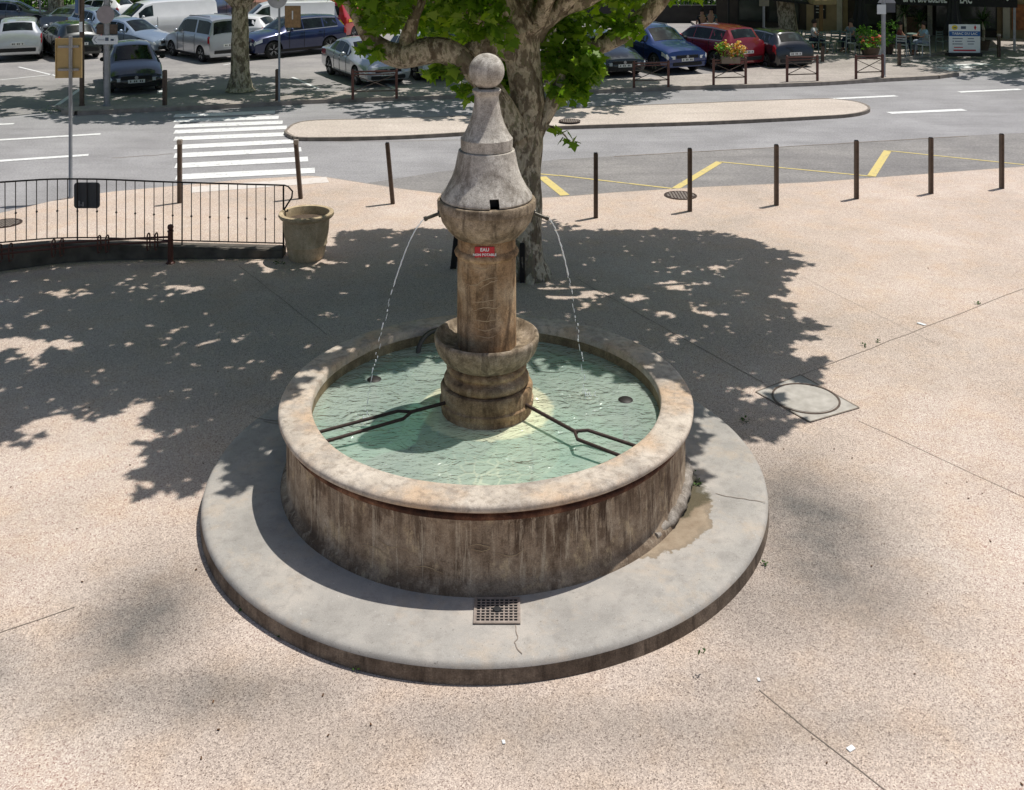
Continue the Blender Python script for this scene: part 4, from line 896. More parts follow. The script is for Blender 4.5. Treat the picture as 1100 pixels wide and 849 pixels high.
def make_car(typ, paintmat, label, px, py, phi, opts=()):
    T = TYPES[typ]; st = T['st']; L = st[-1][0]
    def sec(u):
        i = min(int(u), len(st) - 2); f = u - i; a, b = st[i], st[i + 1]
        return [a[k] + (b[k] - a[k]) * f for k in range(6)]
    def half(u):
        x, zb, zl, zt, w, wr = sec(u); x -= L / 2
        return [V(x, 0, zb), V(x, w * .90, zb), V(x, w * .985, zb + .14), V(x, w, zb + (zl - zb) * .62), V(x, w * .985, zl - .05), V(x, w * .95 if zt - zl > .12 else max(w * .93, wr), zl), V(x, wr, max(zl + .02, zt - .05)), V(x, wr * .86, zt - .012), V(x, wr * .4, zt + .015), V(x, 0, zt + .02)]
    NP = 10
    mb = MB(); rings = []
    us = [i * .5 for i in range((len(st) - 1) * 2 + 1)]
    for u in us:
        h = half(u); ring = h + [V(p.x, -p.y, p.z) for p in h[-2:0:-1]]; rings.append(ring)
    n = len(rings[0]); vs = [p for r_ in rings for p in r_]; fs = []
    for i in range(len(rings) - 1):
        for k in range(n): fs.append((i * n + k, i * n + (k + 1) % n, (i + 1) * n + (k + 1) % n, (i + 1) * n + k))
    fs.append(tuple(range(n))); fs.append(tuple((len(rings) - 1) * n + k for k in range(n))[::-1])
    mb.add(vs, fs)
    # position
    L_, W_ = L, st[5][4] * 2
    near = g(px, py, RZ); dep = .5 * (L_ * abs(math.cos(R(phi))) + W_ * abs(math.sin(R(phi)))) * .92
    Yc = near.y + dep; Xc = (px - 550) / F * (near.y + dep * .5)
    view = math.atan2(-Yc, -Xc)                       # direction from the car to the camera, ground plane
    ang = view + R(phi)                                # heading
    e = empty(typ_names[typ], (Xc, Yc, RZ), label, 'van' if typ in ('van', 'minivan') else 'car', 'cars in the car park', rz=ang + math.pi)
    body = mb.build('body', paintmat, e)
    cut = MB()
    for xw in T['wheels']:
        for sgn in (-1, 1):
            c0 = V(xw - L / 2, sgn * (W_ / 2 - .26), T['wr']); c1 = V(xw - L / 2, sgn * (W_ / 2 + .3), T['wr'])
            cut.tube([c0, c1], T['wr'] + .055, 28)
    co = cut.build('arch_cutter', M['black'], e)
    body.data.materials.append(M['black'])
    md = body.modifiers.new('arches', 'BOOLEAN'); md.object = co; md.operation = 'DIFFERENCE'; md.solver = 'EXACT'
    try: md.material_mode = 'TRANSFER'
    except Exception: pass
    bpy.context.view_layer.update(); dg = bpy.context.evaluated_depsgraph_get()
    me = bpy.data.meshes.new_from_object(body.evaluated_get(dg)); old = body.data; body.modifiers.clear(); body.data = me; bpy.data.meshes.remove(old); cm = co.data; bpy.data.objects.remove(co); bpy.data.meshes.remove(cm)
    bm = bmesh.new(); bm.from_mesh(me)
    for f in bm.faces: f.smooth = True
    for ed in bm.edges:
        if not ed.is_manifold or ed.calc_face_angle(0) > R(32): ed.smooth = False
    bm.to_mesh(me); bm.free()
    def side(u, t_, sgn=1, k0=5, off=.006):
        h = half(u); a, b = h[k0], h[k0 + 1]; p = a + (b - a) * t_
        return V(p.x, sgn * (p.y + off), p.z + off * .3)
    def side_patch(mb, u0, u1, t0, t1, sgn, k0=5, nu=6, off=.006):
        P = [[side(u0 + (u1 - u0) * i / nu, t0 if j == 0 else t1, sgn, k0, off) for j in range(2)] for i in range(nu + 1)]
        vs = [p for q in P for p in q]; mb.add(vs, [(i * 2, i * 2 + 1, i * 2 + 3, i * 2 + 2) for i in range(nu)])
    def top_patch(mb, u0, u1, mrg, off=.008, nu=4):
        vs = []; 
        for i in range(nu + 1):
            u = u0 + (u1 - u0) * i / nu; h = half(u); line = h[6:10]; full = [V(p.x, p.y, p.z) for p in line] + [V(p.x, -p.y, p.z) for p in line[-2::-1]]
            d = half(min(u + .05, len(st) - 1))[9] - half(u - .05)[9]; nrm = V(-d.z, 0, d.x).normalized()
            if nrm.z < 0: nrm = -nrm
            for p in full:
                vs.append(V(p.x, p.y * (1 - mrg), p.z) + nrm * off)
        k = 7; mb.add(vs, [(i * k + j, i * k + j + 1, (i + 1) * k + j + 1, (i + 1) * k + j) for i in range(nu) for j in range(k - 1)])
    mb = MB(); u0, u1 = T['ws']; top_patch(mb, u0 + .08, u1 + .02, .05); mb.build('windscreen', M['glass'], e, smooth=40)
    if T['rw']:
        mb = MB(); u0, u1 = T['rw']; top_patch(mb, u0 + .12, u1 - .1, .08); mb.build('rear_window', M['glass'], e, smooth=40)
    for sgn in (-1, 1):
        for (a, b) in T['sw']:
            mb = MB(); side_patch(mb, a, b, .1, .86, sgn); mb.build('side_window', M['glass'], e, smooth=40)
        if 'chrome' in opts:
            mb = MB(); side_patch(mb, T['sw'][0][0], T['sw'][-1][1], .0, .06, sgn, 5, 8, .01); side_patch(mb, T['sw'][0][0] + .5, T['sw'][-1][1], .9, .97, sgn, 5, 8, .01); mb.build('window_trim', M['rimmetal'], e)
        for xw in T['wheels']:
            w = T['wr']; mb = MB(); y1 = sgn * (W_ / 2 - .02); y0 = sgn * (W_ / 2 - .22)
            # wheel lathe about Y
            m0 = MB(); m0.lathe([(w * .66, -.1), (w * .9, -.105), (w, -.07), (w, .07), (w * .9, .105), (w * .66, .1)], 28)
            cxy = (xw - L / 2, (y0 + y1) / 2, w)
            tv = [(cxy[0] + v[0], cxy[1] + v[2] * sgn, cxy[2] + v[1]) for v in m0.v]; mb.add(tv, m0.f); wo = mb.build('tyre', M['tyre'], e, smooth=50)
            m0 = MB(); m0.lathe([(w * .68, .085), (w * .64, .09), (w * .62, .06), (.001, .05)], 24)
            mb = MB(); mb.cm = 0; mb.add([(cxy[0] + v[0], cxy[1] + v[2] * sgn, cxy[2] + v[1]) for v in m0.v], m0.f)
            mb.mi = [0 if i < 24 else 1 for i in range(len(mb.f))]
            mb.cm = 0
            for k in range(5):
                a = k * 2 * math.pi / 5 + .3
                for dd in (-.16, .16):
                    mb.bar(V(cxy[0] + .05 * math.cos(a), cxy[1] + sgn * .085, cxy[2] + .05 * math.sin(a)), V(cxy[0] + w * .64 * math.cos(a + dd), cxy[1] + sgn * .082, cxy[2] + w * .64 * math.sin(a + dd)), .035, .02)
            mb.build('rim', [M['rimmetal'], M['black']], wo)
        mb = MB(); side_patch(mb, .25, 2.0, .25, .98, sgn, 3, 7, .014); side_patch(mb, .25, 1.1, .0, .75, sgn, 4, 4, .014)
        if True:
            h_ = half(.55)[4]; mb.box((-L / 2 + .03, sgn * (h_.y - .16), h_.z - .02), (.05, .26, .11), rz=-sgn * .25)
        mb.build('headlight', M['lamp'], e, smooth=40)
        nst = len(st) - 1
        mb = MB(); 
        k0 = 3 if typ != 'van' else 3
        side_patch(mb, nst - 2.2, nst - .75, .15, .98, sgn, k0, 4, .012); 
        if typ in ('suv', 'minivan', 'hatch'): side_patch(mb, nst - 2.15, nst - 1.0, .0, .95, sgn, 4, 4, .012)
        mb.build('tail_light', M['tail'], e, smooth=40)
        mb = MB(); side_patch(mb, 2.2, nst - 1.8, .0, .8, sgn, 1, 8, .012)
        mb.build('sill', M['black'], e)
        mb = MB()
        for ud in (T['sw'][0][0] + .15, 5.95, 7.05) if typ != 'van' else (4.7, 6.2):
            pts_ = [half(ud)[k] for k in (2, 3, 4, 5)]
            for a, b in zip(pts_, pts_[1:]): mb.bar(V(a.x, sgn * (a.y + .003), a.z), V(b.x, sgn * (b.y + .003), b.z), .014, .01)
        mb.build('door_gap', M['black'], e)
        mb = MB(); xm = half(4.55)[5]; mb.sphere((xm.x + .1, sgn * (xm.y + .12), xm.z + .09), .1, 10, 8, (.6, 1.0, .75)); mb.bar(V(xm.x + .1, sgn * xm.y * .95, xm.z + .03), V(xm.x + .1, sgn * (xm.y + .08), xm.z + .07), .04); mb.build('mirror', M['black'] if 'blackmirror' in opts else paintmat, e, smooth=50)
        if typ != 'van':
            for ud in (5.75, 6.85):
                mb = MB(); h = half(ud); a = h[4]; mb.box((a.x, sgn * (a.y + .02), a.z - .06), (.17, .03, .03)); mb.build('door_handle', paintmat, e, bevel=.006)
    fx = -L / 2; zf = st[0][1]; zt = st[0][2]
    mb = MB(); zz = (st[1][2] + zt) / 2
    mb.box((fx + .012, 0, zt + .04 - .0), (.05, .95, .12)); mb.build('grille', M['black'], e, bevel=.01)
    mb = MB(); mb.box((fx + .01, 0, zf + .02), (.07, 1.25, .13)); mb.build('front_intake', M['black'], e, bevel=.02)
    mb = MB(); mb.box((fx - .018, 0, zt - .07), (.012, .52, .11)); p_ = mb.build('number_plate', M['plate'], e)
    mb = MB()
    for k in range(7):
        if k not in (2, 5): mb.box((fx - .0255, -.18 + k * .06, zt - .07), (.002, .034, .06))
    mb.build('characters', M['black'], p_)
    mb = MB(); mb.lathe([(.055, 0), (.055, .012), (.001, .014)], 16); mb.v = [(fx - .015 - v[2], v[0], zt + .045 + v[1]) for v in mb.v]; mb.build('badge', M['rimmetal'], e, smooth=40)
    rx = L / 2; zr = st[-1][2]
    mb = MB(); mb.box((rx - .02, 0, zr - .14), (.08, 1.35, .16)); mb.build('rear_bumper', M['black'], e, bevel=.02)
    zp = zr + .14
    h1 = half(len(st) - 1.55)[9]
    mb = MB(); mb.box((rx - .0, 0, zp - .04), (.012, .52, .11)); mb.bar(V(rx - .05, 0, zp - .04), V(rx, 0, zp - .04), .1); p_ = mb.build('number_plate', M['plate'], e)
    mb = MB()
    for k in range(7):
        if k not in (2, 5): mb.box((rx + .0075, -.18 + k * .06, zp - .04), (.002, .034, .06))
    mb.build('characters', M['black'], p_)
    if typ == 'van' or 'vanrear' in opts:
        for sgn in (-1, 1):
            mb = MB(); h = half(9.9); x_ = h[6].x + .05
            mb.box((L / 2 - .03, sgn * .36, 1.5), (.03, .52, .42), ry=-.06); mb.build('rear_window', M['glass'], e, bevel=.01)
    if 'rack' in opts:
        for sgn in (-1, 1):
            mb = MB(); a = half(5.6)[7]; b = half(7.9)[7]; mb.tube([V(a.x, sgn * a.y * .95, a.z), V(a.x + .08, sgn * a.y * .95, a.z + .06), V(b.x - .08, sgn * b.y * .95, b.z + .06), V(b.x, sgn * b.y * .95, b.z)], .018, 6); mb.build('roof_rail', M['galv'], e, smooth=50)
    return e
typ_names = dict(hatch='parked_hatchback', suv='parked_suv', sedan='parked_saloon', van='parked_van', minivan='parked_minivan')
cp = {k: carpaint('paint_' + k, lin(*v), m) for k, v, m in (('silver', (176, 180, 186), .5), ('white', (222, 222, 220), 0), ('black', (18, 21, 28), .2), ('navy', (26, 42, 84), .3), ('blue', (18, 48, 104), .4), ('darkblue', (34, 58, 110), .2), ('red', (128, 22, 36), .3), ('fire', (182, 24, 24), 0), ('grey', (92, 96, 104), .5), ('brown', (62, 48, 50), .3), ('palesilver', (196, 200, 204), .4), ('bluegrey', (150, 166, 182), .5), ('green', (24, 34, 34), .3))}
cars = [
 ('suv', 'palesilver', 'silver hatchback seen from behind at the left edge of the car park', 8, 67, 178, ()),
 ('sedan', 'grey', 'dark grey saloon far back at the top left facing right', 8, 32, 72, ('chrome',)),
 ('hatch', 'green', 'black estate car seen from behind, partly behind the ochre sign', 62, 66, -166, ()),
 ('hatch', 'black', 'black hatchback facing the camera behind the thick grey pole', 130, 102, 4, ('blackmirror',)),
 ('sedan', 'bluegrey', 'pale silver saloon directly behind the black hatchback', 131, 61.5, 42, ()),
 ('van', 'white', 'white panel van facing left behind the silver cars', 166, 49, -68, ()),
 ('van', 'darkblue', 'dark blue van cut off by the top of the picture', 214, 33, 158, ()),
 ('minivan', 'silver', 'silver minivan with roof rails seen from behind beside the plane trunk', 212, 69, -153, ('rack',)),
 ('hatch', 'white', 'white car mostly hidden behind the plane tree trunk', 246, 55, -120, ()),
 ('van', 'white', 'white van behind the dark blue car', 300, 50, -80, ()),
 ('suv', 'navy', 'dark blue estate facing left between plane trunk and red van', 309, 64, -60, ('chrome',)),
 ('van', 'fire', 'red fire service van with yellow stripes under the leaves', 371, 46, 155, ()),
 ('sedan', 'silver', 'silver car with its front behind the cross barrier', 386, 94.5, 21, ()),
 ('hatch', 'white', 'white hatchback with black bumper facing right under the big branch', 452, 88.5, 22, ('blackmirror',)),
 ('suv', 'brown', 'dark brown car glimpsed between the limb and the ball finial', 506, 79, 20, ()),
 ('hatch', 'green', 'dark car half hidden by the leaves right of the plane tree', 651, 84, 22, ()),
 ('suv', 'blue', 'bright blue hatchback parked nose forward behind the barrier', 708, 81, 32, ('rack', 'blackmirror')),
 ('suv', 'red', 'dark red hatchback seen from behind with its left side showing', 768, 77.5, -140, ('chrome',)),
 ('hatch', 'black', 'small black car seen from behind next to the terrace', 830, 77, -148, ('chrome',)),
 ('hatch', 'white', 'white hatchback at the back beside the white panel van', 99, 29, -130, ()),
 ('hatch', 'bluegrey', 'pale blue-grey car between the black estate and silver saloon', 101, 47, 28, ()),
 ('sedan', 'grey', 'dark grey car roof seen behind the black estate', 76, 40, 150, ()),
]
for c_ in cars:
    e = make_car(c_[0], cp[c_[1]], c_[2], c_[3], c_[4], c_[5], c_[6])
    if c_[1] == 'fire':
        L = 4.95
        mb = MB()
        for sgn in (-1, 1):
            mb.box((.5, sgn * .957, 1.0), (3.2, .012, .14)); mb.box((.2, sgn * .957, .7), (2.2, .012, .1))
            for k in range(4): mb.box((L / 2 + .012, sgn * (.15 + k * .2), .95), (.012, .1, .3), rx=sgn * .7)
        mb.build('yellow_stripes', M['yellow'], e)
# ---------- signs and poles -----------------------------------------------------
def pole(base, topz, r, lab, name='sign_post', mat='galv', seg=14):
    e = empty(name, base, lab, 'sign post')
    mb = MB(); mb.lathe([(r * 1.25, 0), (r * 1.25, .03), (r, .04), (r, topz)], seg, cap=True); mb.build('pole', M[mat], e, smooth=50); return e
b = g(75.8, 213); e = pole(b, 3.24, .036, 'thin galvanised sign post with an ochre sign back, behind the railing')
mb = MB(); mb.box((-.05, .05, 2.80), (.50, .03, .80), .12); sgn_ = mb.build('sign_panel', M['ochre'], e, bevel=.006)
for x in (-.295, .195):
    mb = MB(); mb.box((x, .03 + (x + .05) * .12, 2.80), (.02, .03, .80), .12); mb.build('sign_edge', M['ochre'], e)
for z in (2.57, 3.03):
    mb = MB(); mb.box((-.05, .02, z), (.40, .035, .045), .12); mb.tube([V(0, 0, z - .02), V(0, 0, z + .02)], .045, 12); mb.build('bracket', M['galv'], e)
b = g(88, 113.5, PZ); e = pole(b, 5.5, .07, 'dark brown post with an edge-on blue parking sign', mat='brown')
mb = MB(); mb.box((-.14, 0, 3.0), (.36, .03, .6), -.9); mb.build('sign_panel', M['galv'], e, bevel=.01)
mb = MB(); mb.box((-.155, -.022, 3.0), (.30, .008, .5), -.9); mb.build('sign_face', M['blue'], e)
mb = MB(); mb.box((0, -.08, 2.35), (.1, .02, .3)); mb.build('sticker', M['white'], e)
b = g(115, 113.5, PZ); e = pole(b, 6, .095, 'thick grey lamp pole carrying a round sign and a white arrow sign')
mb = MB(); mb.lathe([(.26, 0), (.27, .01), (.26, .02), (.001, .02)], 28); mb.v = [(v[0], -.11 - v[2], 2.72 + v[1]) for v in mb.v]; mb.build('round_sign', simple('sun_bleached_sign', lin(158, 146, 146), .6), e, smooth=40)
mb = MB(); mb.box((.0, .0, 2.27), (.62, .05, .30)); mb.build('brown_panel', M['brown'], e, bevel=.01)
mb = MB(); mb.add([V(x, y, z) for y in (-.135, -.115) for x, z in ((-.40, 1.97), (-.33, 1.84), (.36, 1.84), (.38, 1.97), (.36, 2.10), (-.33, 2.10))], [(0, 1, 2, 3, 4, 5), (11, 10, 9, 8, 7, 6)] + [(i, (i + 1) % 6, 6 + (i + 1) % 6, 6 + i) for i in range(6)]); arr = mb.build('arrow_sign', M['white'], e)
mb = MB(); mb.bar(V(-.34, -.14, 1.97), V(-.25, -.14, 2.06), .02, .006); mb.bar(V(-.34, -.14, 1.97), V(-.25, -.14, 1.88), .02, .006); mb.bar(V(-.22, -.14, 1.97), V(-.02, -.14, 1.97), .04, .006)
mb.box((.05, -.14, 1.99), (.1, .006, .10)); mb.tube([V(.17, -.14, 1.97), V(.25, -.14, 1.97)], .03, 6); mb.build('symbols', M['ink'], arr)
b = g(298.8, 110, PZ); e = pole(b + V(0, .15, 0), 3.9, .033, 'thin grey pole with a round sign, beside the plane trunk')
mb = MB(); mb.lathe([(.3, 0), (.31, .012), (.3, .02), (.001, .02)], 28); mb.v = [(v[0] - .05, -.04 - v[2], 3.15 + v[1]) for v in mb.v]; mb.build('round_sign', M['galv'], e, smooth=40)
bx = at(314.5, 18, b.y + .1); e = empty('wooden_box', (bx.x, bx.y, bx.z), 'square brown wooden board with a pale slot hung beside the thin pole', 'board')
mb = MB(); mb.box((0, 0, 0), (.48, .06, .66)); mb.build('board', simple('weathered_wood', lin(138, 110, 76), .8, 0, .25, 12), e, bevel=.01)
mb = MB(); mb.box((.0, -.04, .05), (.035, .02, .26)); mb.build('slot', M['plate'], e)
mb = MB(); mb.box((-.26, .1, -.04), (.5, .03, .03)); mb.build('arm', M['galv'], e)
b = g(949, 82.5, PZ); e = pole(b, 3.4, .075, 'grey sign pole with a triangular sign back at the terrace corner')
z0 = 2.75; mb = MB(); mb.add([V(x, y, z) for y in (-.03, -.05) for x, z in ((-.22, z0 - .14), (.42, z0 - .14), (.12, z0 + .44))], [(0, 1, 2), (5, 4, 3), (0, 1, 4, 3), (1, 2, 5, 4), (2, 0, 3, 5)]); mb.build('triangle_sign', M['galv'], e)
for x, z in ((-.1, z0 - .36), (.3, z0 - .32)):
    mb = MB(); mb.box((x, -.09 if x < 0 else .1, z), (.32, .02, .34)); mb.build('sign_panel', M['plate'] if x < 0 else M['darkbox'], e, bevel=.008)
b = g(820.5, 55, PZ); e = pole(b, 3.2, .05, 'short pole with a narrow three-panel notice above the black car')
for k in range(3):
    mb = MB(); mb.box((0, -.06, 2.05 + k * .32), (.42, .03, .28)); mb.build('notice_panel', simple('notice_board_%d' % k, lin(136, 128, 112), .7), e, bevel=.008)
# price board
b = g(1036, 60.5, PZ); e = empty('price_board', (b.x, b.y, b.z), 'white tobacconist price board with a blue band on the terrace', 'board', rz=-.04)
W_, H_ = 1.26, 1.16
mb = MB(); mb.box((0, 0, .14 + H_ / 2), (W_, .04, H_)); mb.build('panel', M['white'], e, bevel=.006)
mb = MB(); mb.box((0, -.024, .92), (W_ - .02, .008, .20)); mb.build('blue_band', M['blue'], e)
textmesh('lettering', 'TABAC DU LAC', .145, M['white'], e, (0, -.034, .92), (R(90), 0, 0), bold=.003)
mb = MB(); mb.lathe([(.1, 0), (.001, .002)], 20); mb.v = [(v[0] * 1.2 - .4, -.026 - v[2], 1.17 + v[1]) for v in mb.v]; mb.build('yellow_logo', M['yellow'], e)
mb = MB(); mb.box((-.39, -.030, 1.16), (.12, .004, .05)); mb.box((-.05, -.025, 1.17), (.2, .006, .11)); mb.build('blue_logo', M['ink'], e)
mb = MB(); mb.lathe([(.05, 0), (.001, .002)], 4); mb.v = [(v[0] * 1.0 + .42, -.026 - v[2], 1.17 + v[1] * 2.2) for v in mb.v]; mb.build('red_logo', M['red'], e)
mb = MB()
for r_ in range(3):
    for q, (x, w_) in enumerate(((-.25, .34), (.25, .3))): mb.box((x, -.024, .72 - r_ * .11), (w_ - .06 * ((r_ + q) % 2), .006, .03))
    mb.box((-.46, -.024, .72 - r_ * .11), (.05, .006, .04))
mb.build('text_lines', M['ink'], e)
mb = MB(); mb.box((0, -.024, .24), (.9, .006, .06)); mb.box((-.25, -.024, .36), (.36, .006, .035)); mb.build('red_lines', M['red'], e)
mb = MB(); mb.box((0, .06, .07), (W_ + .1, .4, .14)); mb.build('base', M['black'], e, bevel=.02)
# ---------- brasserie -------------------------------------------------------------
dim = simple('dark_shopfront_wall', lin(64, 56, 52), .8, 0, .3, 1.2); beige = simple('beige_render', lin(150, 132, 106), .85, 0, .15, 2); winm = M['glass']
bl = at(790, 40, 53.5); br = at(1180, 40, 47.0)
e = empty('brasserie_building', (20, 50, PZ), 'dark brasserie front with black awnings behind the terrace', 'building')
d = (V(br.x, br.y, 0) - V(bl.x, bl.y, 0)); ln = d.length; ux = d.normalized(); nrm = V(ux.y, -ux.x, 0); rzb = math.atan2(d.y, d.x)
O = V(bl.x, bl.y, 0)
def bp(s, off, z): return O + ux * s + nrm * off + V(0, 0, z)
def bbox(mb, s0, s1, o0, o1, z0, z1):
    c_ = bp((s0 + s1) / 2, (o0 + o1) / 2, (z0 + z1) / 2); mb.box(c_, (s1 - s0, abs(o1 - o0), z1 - z0), rzb)
mb = MB(); bbox(mb, -1, ln + 3, -4, 0, -.1, 5.2); mb.build('wall', dim, e, True)
for a_, b_, c_ in ((3.6, 5.6, .08), (12.35, 14.2, .065)):
    mb = MB(); bbox(mb, a_, b_, 0, c_, 0, 3.1); mb.build('beige_wall_panel', beige, e, True)
pale = simple('pale_pillar', lin(172, 168, 158), .7)
for s0, w_ in ((5.1, .25), (7.9, .28), (9.3, .22), (12.6, .3)):
    mb = MB(); bbox(mb, s0, s0 + w_, .08, .3, 0, 3); mb.build('pillar', pale, e, True)
for s0, s1 in ((.2, 1.5), (1.7, 3.2), (6.0, 7.7), (8.3, 9.2), (9.7, 12.3)):
    mb = MB(); bbox(mb, s0, s1, 0, .06, .5, 2.6); w = mb.build('window', simple('shop_glass', lin(60, 64, 60), .08, 0, .5, .8), e, True)
    mb = MB(); bbox(mb, s0 - .06, s0, .0, .1, .4, 2.66); bbox(mb, s1, s1 + .06, .0, .1, .4, 2.66); bbox(mb, s0, s1, 0, .1, .4, .5); fr_ = mb.build('frame', M['black'], w); fr_.data.transform(Matrix.Translation((-20, -50, -PZ)))
mb = MB(); bbox(mb, 4.0, 4.55, .09, .15, .7, 1.9); bo = mb.build('menu_board', M['black'], e, True)
mb = MB()
for k in range(5): bbox(mb, 4.08, 4.08 + .2 + .2 * (k % 2), .155, .165, 1.0 + k * .16, 1.03 + k * .16)
x_ = mb.build('chalk_lines', M['plate'], bo); x_.data.transform(Matrix.Translation((-20, -50, -PZ)))
mb = MB(); bbox(mb, 8.35, 9.15, .1, .45, 0, .95); 
for k in range(5): bbox(mb, 8.35, 9.15, .45, .47, .08 + k * .18, .12 + k * .18)
mb.build('plank_counter', simple('brown_planks', lin(110, 84, 66), .7, 0, .25, 3), e, True)
mb = MB(); bbox(mb, 13.0, 14.6, .1, .2, .5, 1.7); 
mb.build('orange_display', simple('orange_shelves', lin(150, 92, 54), .7, 0, .5, 6), e, True)
# fascia awning at the front of the terrace
fa = at(925, 0, 45.6); fb_ = at(1093, 9, 43.4); fa.z = fb_.z = 0
ud = (fb_ - fa).normalized(); L = (fb_ - fa).length; rzf = math.atan2(ud.y, ud.x); nf = V(ud.y, -ud.x, 0)
aw = empty('fascia_awning', (fa.x, fa.y, 1.93), 'black awning with white BAR BRASSERIE LAC lettering over the terrace', 'awning', rz=rzf)
mb = MB(); mb.box((L / 2, 0, .38), (L, .08, .76)); fas = mb.build('fascia', M['black'], aw)
mb = MB(); mb.add([(0, .04, .76), (L, .04, .76), (L, 7, 1.3), (0, 7, 1.3), (0, .04, .70), (L, .04, .70), (L, 7, 1.24), (0, 7, 1.24)], [(0, 1, 2, 3), (7, 6, 5, 4), (0, 4, 5, 1), (1, 5, 6, 2), (2, 6, 7, 3), (3, 7, 4, 0)]); mb.build('canvas_roof', M['black'], aw)
def s_at(px, Yg=41):   # distance along the fascia for a bearing
    k_ = (px - 550) / F
    return (k_ * fa.y - fa.x) / (ud.x - k_ * ud.y)
for s_, x0, x1 in (('BAR', 970, 983), ('BRASSERIE', 986, 1017), ('DU', 1020, 1027), ('LAC', 1031, 1044)):
    a, b_ = s_at(x0), s_at(x1)
    o = textmesh('lettering', s_, .42, M['white'], fas, ((a + b_) / 2, -.05, .30), (R(90), 0, 0), bold=.012)
    wx = max(v.co.x for v in o.data.vertices) - min(v.co.x for v in o.data.vertices); o.scale = ((b_ - a) / wx, 1.25, 1)
mb = MB(); mb.sphere((s_at(1082), -.05, .33), .05, 10, 8); mb.build('lamp', M['white'], fas)
for px, off in ((1090, 0), (928, 0)):
    p = g(px, 54, PZ); mb = MB(); s_ = s_at(px); q = V(s_, .1, 0); mb.bar(V(s_, .1, -1.85), V(s_, .1, .3), .1); mb.build('post', M['galv'], aw)
p = at(800, 0, 46); aw = empty('dark_awning', (p.x, p.y, 2.0), 'sloping black awning above the small black car', 'awning')
mb = MB(); mb.add([(-.8, 0, .35), (3.0, -1.0, .0), (3.4, 4, 1.0), (-.5, 4.5, 1.3), (-.8, 0, .25), (3.0, -1.0, -.1), (3.4, 4, .9), (-.5, 4.5, 1.2)], [(0, 1, 2, 3), (7, 6, 5, 4), (0, 4, 5, 1), (1, 5, 6, 2), (2, 6, 7, 3), (3, 7, 4, 0)]); mb.build('canvas', M['black'], aw)
for x, y, z in ((-.7, .1, .25), (2.9, -.85, -.1)):
    mb = MB(); mb.bar(V(x, y, -1.95), V(x, y, z), .07); mb.build('post', M['black'], aw)
p = at(882, 20, 45); aw = empty('canopy_frame', (p.x, p.y, PZ), 'beige canopy edge on a post at the terrace entrance', 'canopy')
mb = MB(); mb.box((0, 0, 2.0), (1.0, 1.2, .22)); mb.build('canopy', simple('beige_canvas', lin(158, 140, 104), .8), aw, bevel=.03)
mb = MB(); mb.box((0, 0, .95), (.14, .14, 1.9)); mb.build('post', simple('yellow_post', lin(134, 104, 64), .8), aw)
# closed parasols
for px, py, lab in ((924, 52, 'closed black parasol left of the green shrub'), (1024, 57, 'closed black parasol behind the price board')):
    b = g(px, py, PZ); e = empty('closed_parasol', (b.x, b.y, PZ), lab, 'parasol', 'closed black parasols')
    mb = MB(); mb.lathe([(.03, 0), (.03, 2.9)], 10, cap=True); mb.build('pole', M['galv'], e)
    mb = MB(); mb.lathe([(.25, 0), (.25, .08), (.06, .12)], 20, cap=True); mb.build('base', M['black'], e, smooth=40)
    mb = MB(); mb.lathe([(.30, .75), (.36, .8), (.33, 1.1), (.24, 1.6), (.16, 2.2), (.08, 2.8), (.02, 2.95)], 40)
    mb.v = [(v[0] * (1 + .14 * math.sin(math.atan2(v[1], v[0]) * 8)), v[1] * (1 + .14 * math.sin(math.atan2(v[1], v[0]) * 8)), v[2]) for v in mb.v]; mb.build('canopy', M['black'], e, smooth=60)
# tables and chairs
chm = simple('green_grey_chair_metal', lin(104, 122, 116), .5, .1, .1); chw = simple('pale_chair_metal', lin(164, 168, 166), .5, .1, .1)
def mk_chair(mat, lab, loc, rz):
    e = empty('chair', loc, lab, 'chair', 'metal chairs on the brasserie terrace', rz)
    mb = MB(); mb.box((0, 0, .45), (.42, .42, .03)); mb.build('seat', mat, e, bevel=.01)
    for x in (-.18, .18):
        for y in (-.18, .18):
            mb = MB(); mb.bar(V(x * 1.15, y * 1.15, 0), V(x, y, .44 if y < 0 else .88), .035); mb.build('leg', mat, e)
    mb = MB()
    for k in range(3): mb.box((0, .19, .62 + k * .1), (.38, .02, .06))
    mb.build('backrest', mat, e); return e
chairs = [(866, 55, 1.2, 0, 'green-grey metal chair at the left end of the terrace'), (872, 57, .4, 0, 'second green-grey metal chair from the terrace left end'), (887, 57.5, 2.0, 0, 'green-grey chair beside the yellow post'), (905, 56, -.6, 0, 'green-grey chair in front of the beige wall panel'), (916, 58, .8, 1, 'pale metal chair left of the flower box'), (969, 60, 2.6, 1, 'pale metal chair under the seated person in a red-brown top'), (980, 59, 1.8, 0, 'green-grey metal chair at the table by the yuccas'), (991, 60, -1.2, 1, 'pale metal chair under the seated person in pale blue'), (1013, 56, .4, 0, 'green-grey chair just left of the price board'), (897, 54, 3.0, 0, 'chair at the back near the menu board')]
for px, py, rz, w_, lab in chairs: mk_chair(chw if w_ else chm, lab, g(px, py, PZ), rz)
for px, py, lab in ((878, 53, 'round terrace table at the left'), (909, 53, 'round terrace table near the beige wall'), (983, 55, 'round terrace table between the seated people')):
    e = empty('cafe_table', g(px, py, PZ), lab, 'table', 'terrace tables'); mb = MB(); mb.lathe([(.33, .72), (.34, .73), (.33, .745)], 20, cap=True); mb.build('tabletop', chm, e)
    mb = MB(); mb.lathe([(.22, 0), (.2, .03), (.03, .05), (.03, .72)], 12, cap=True); mb.build('leg', M['black'], e)
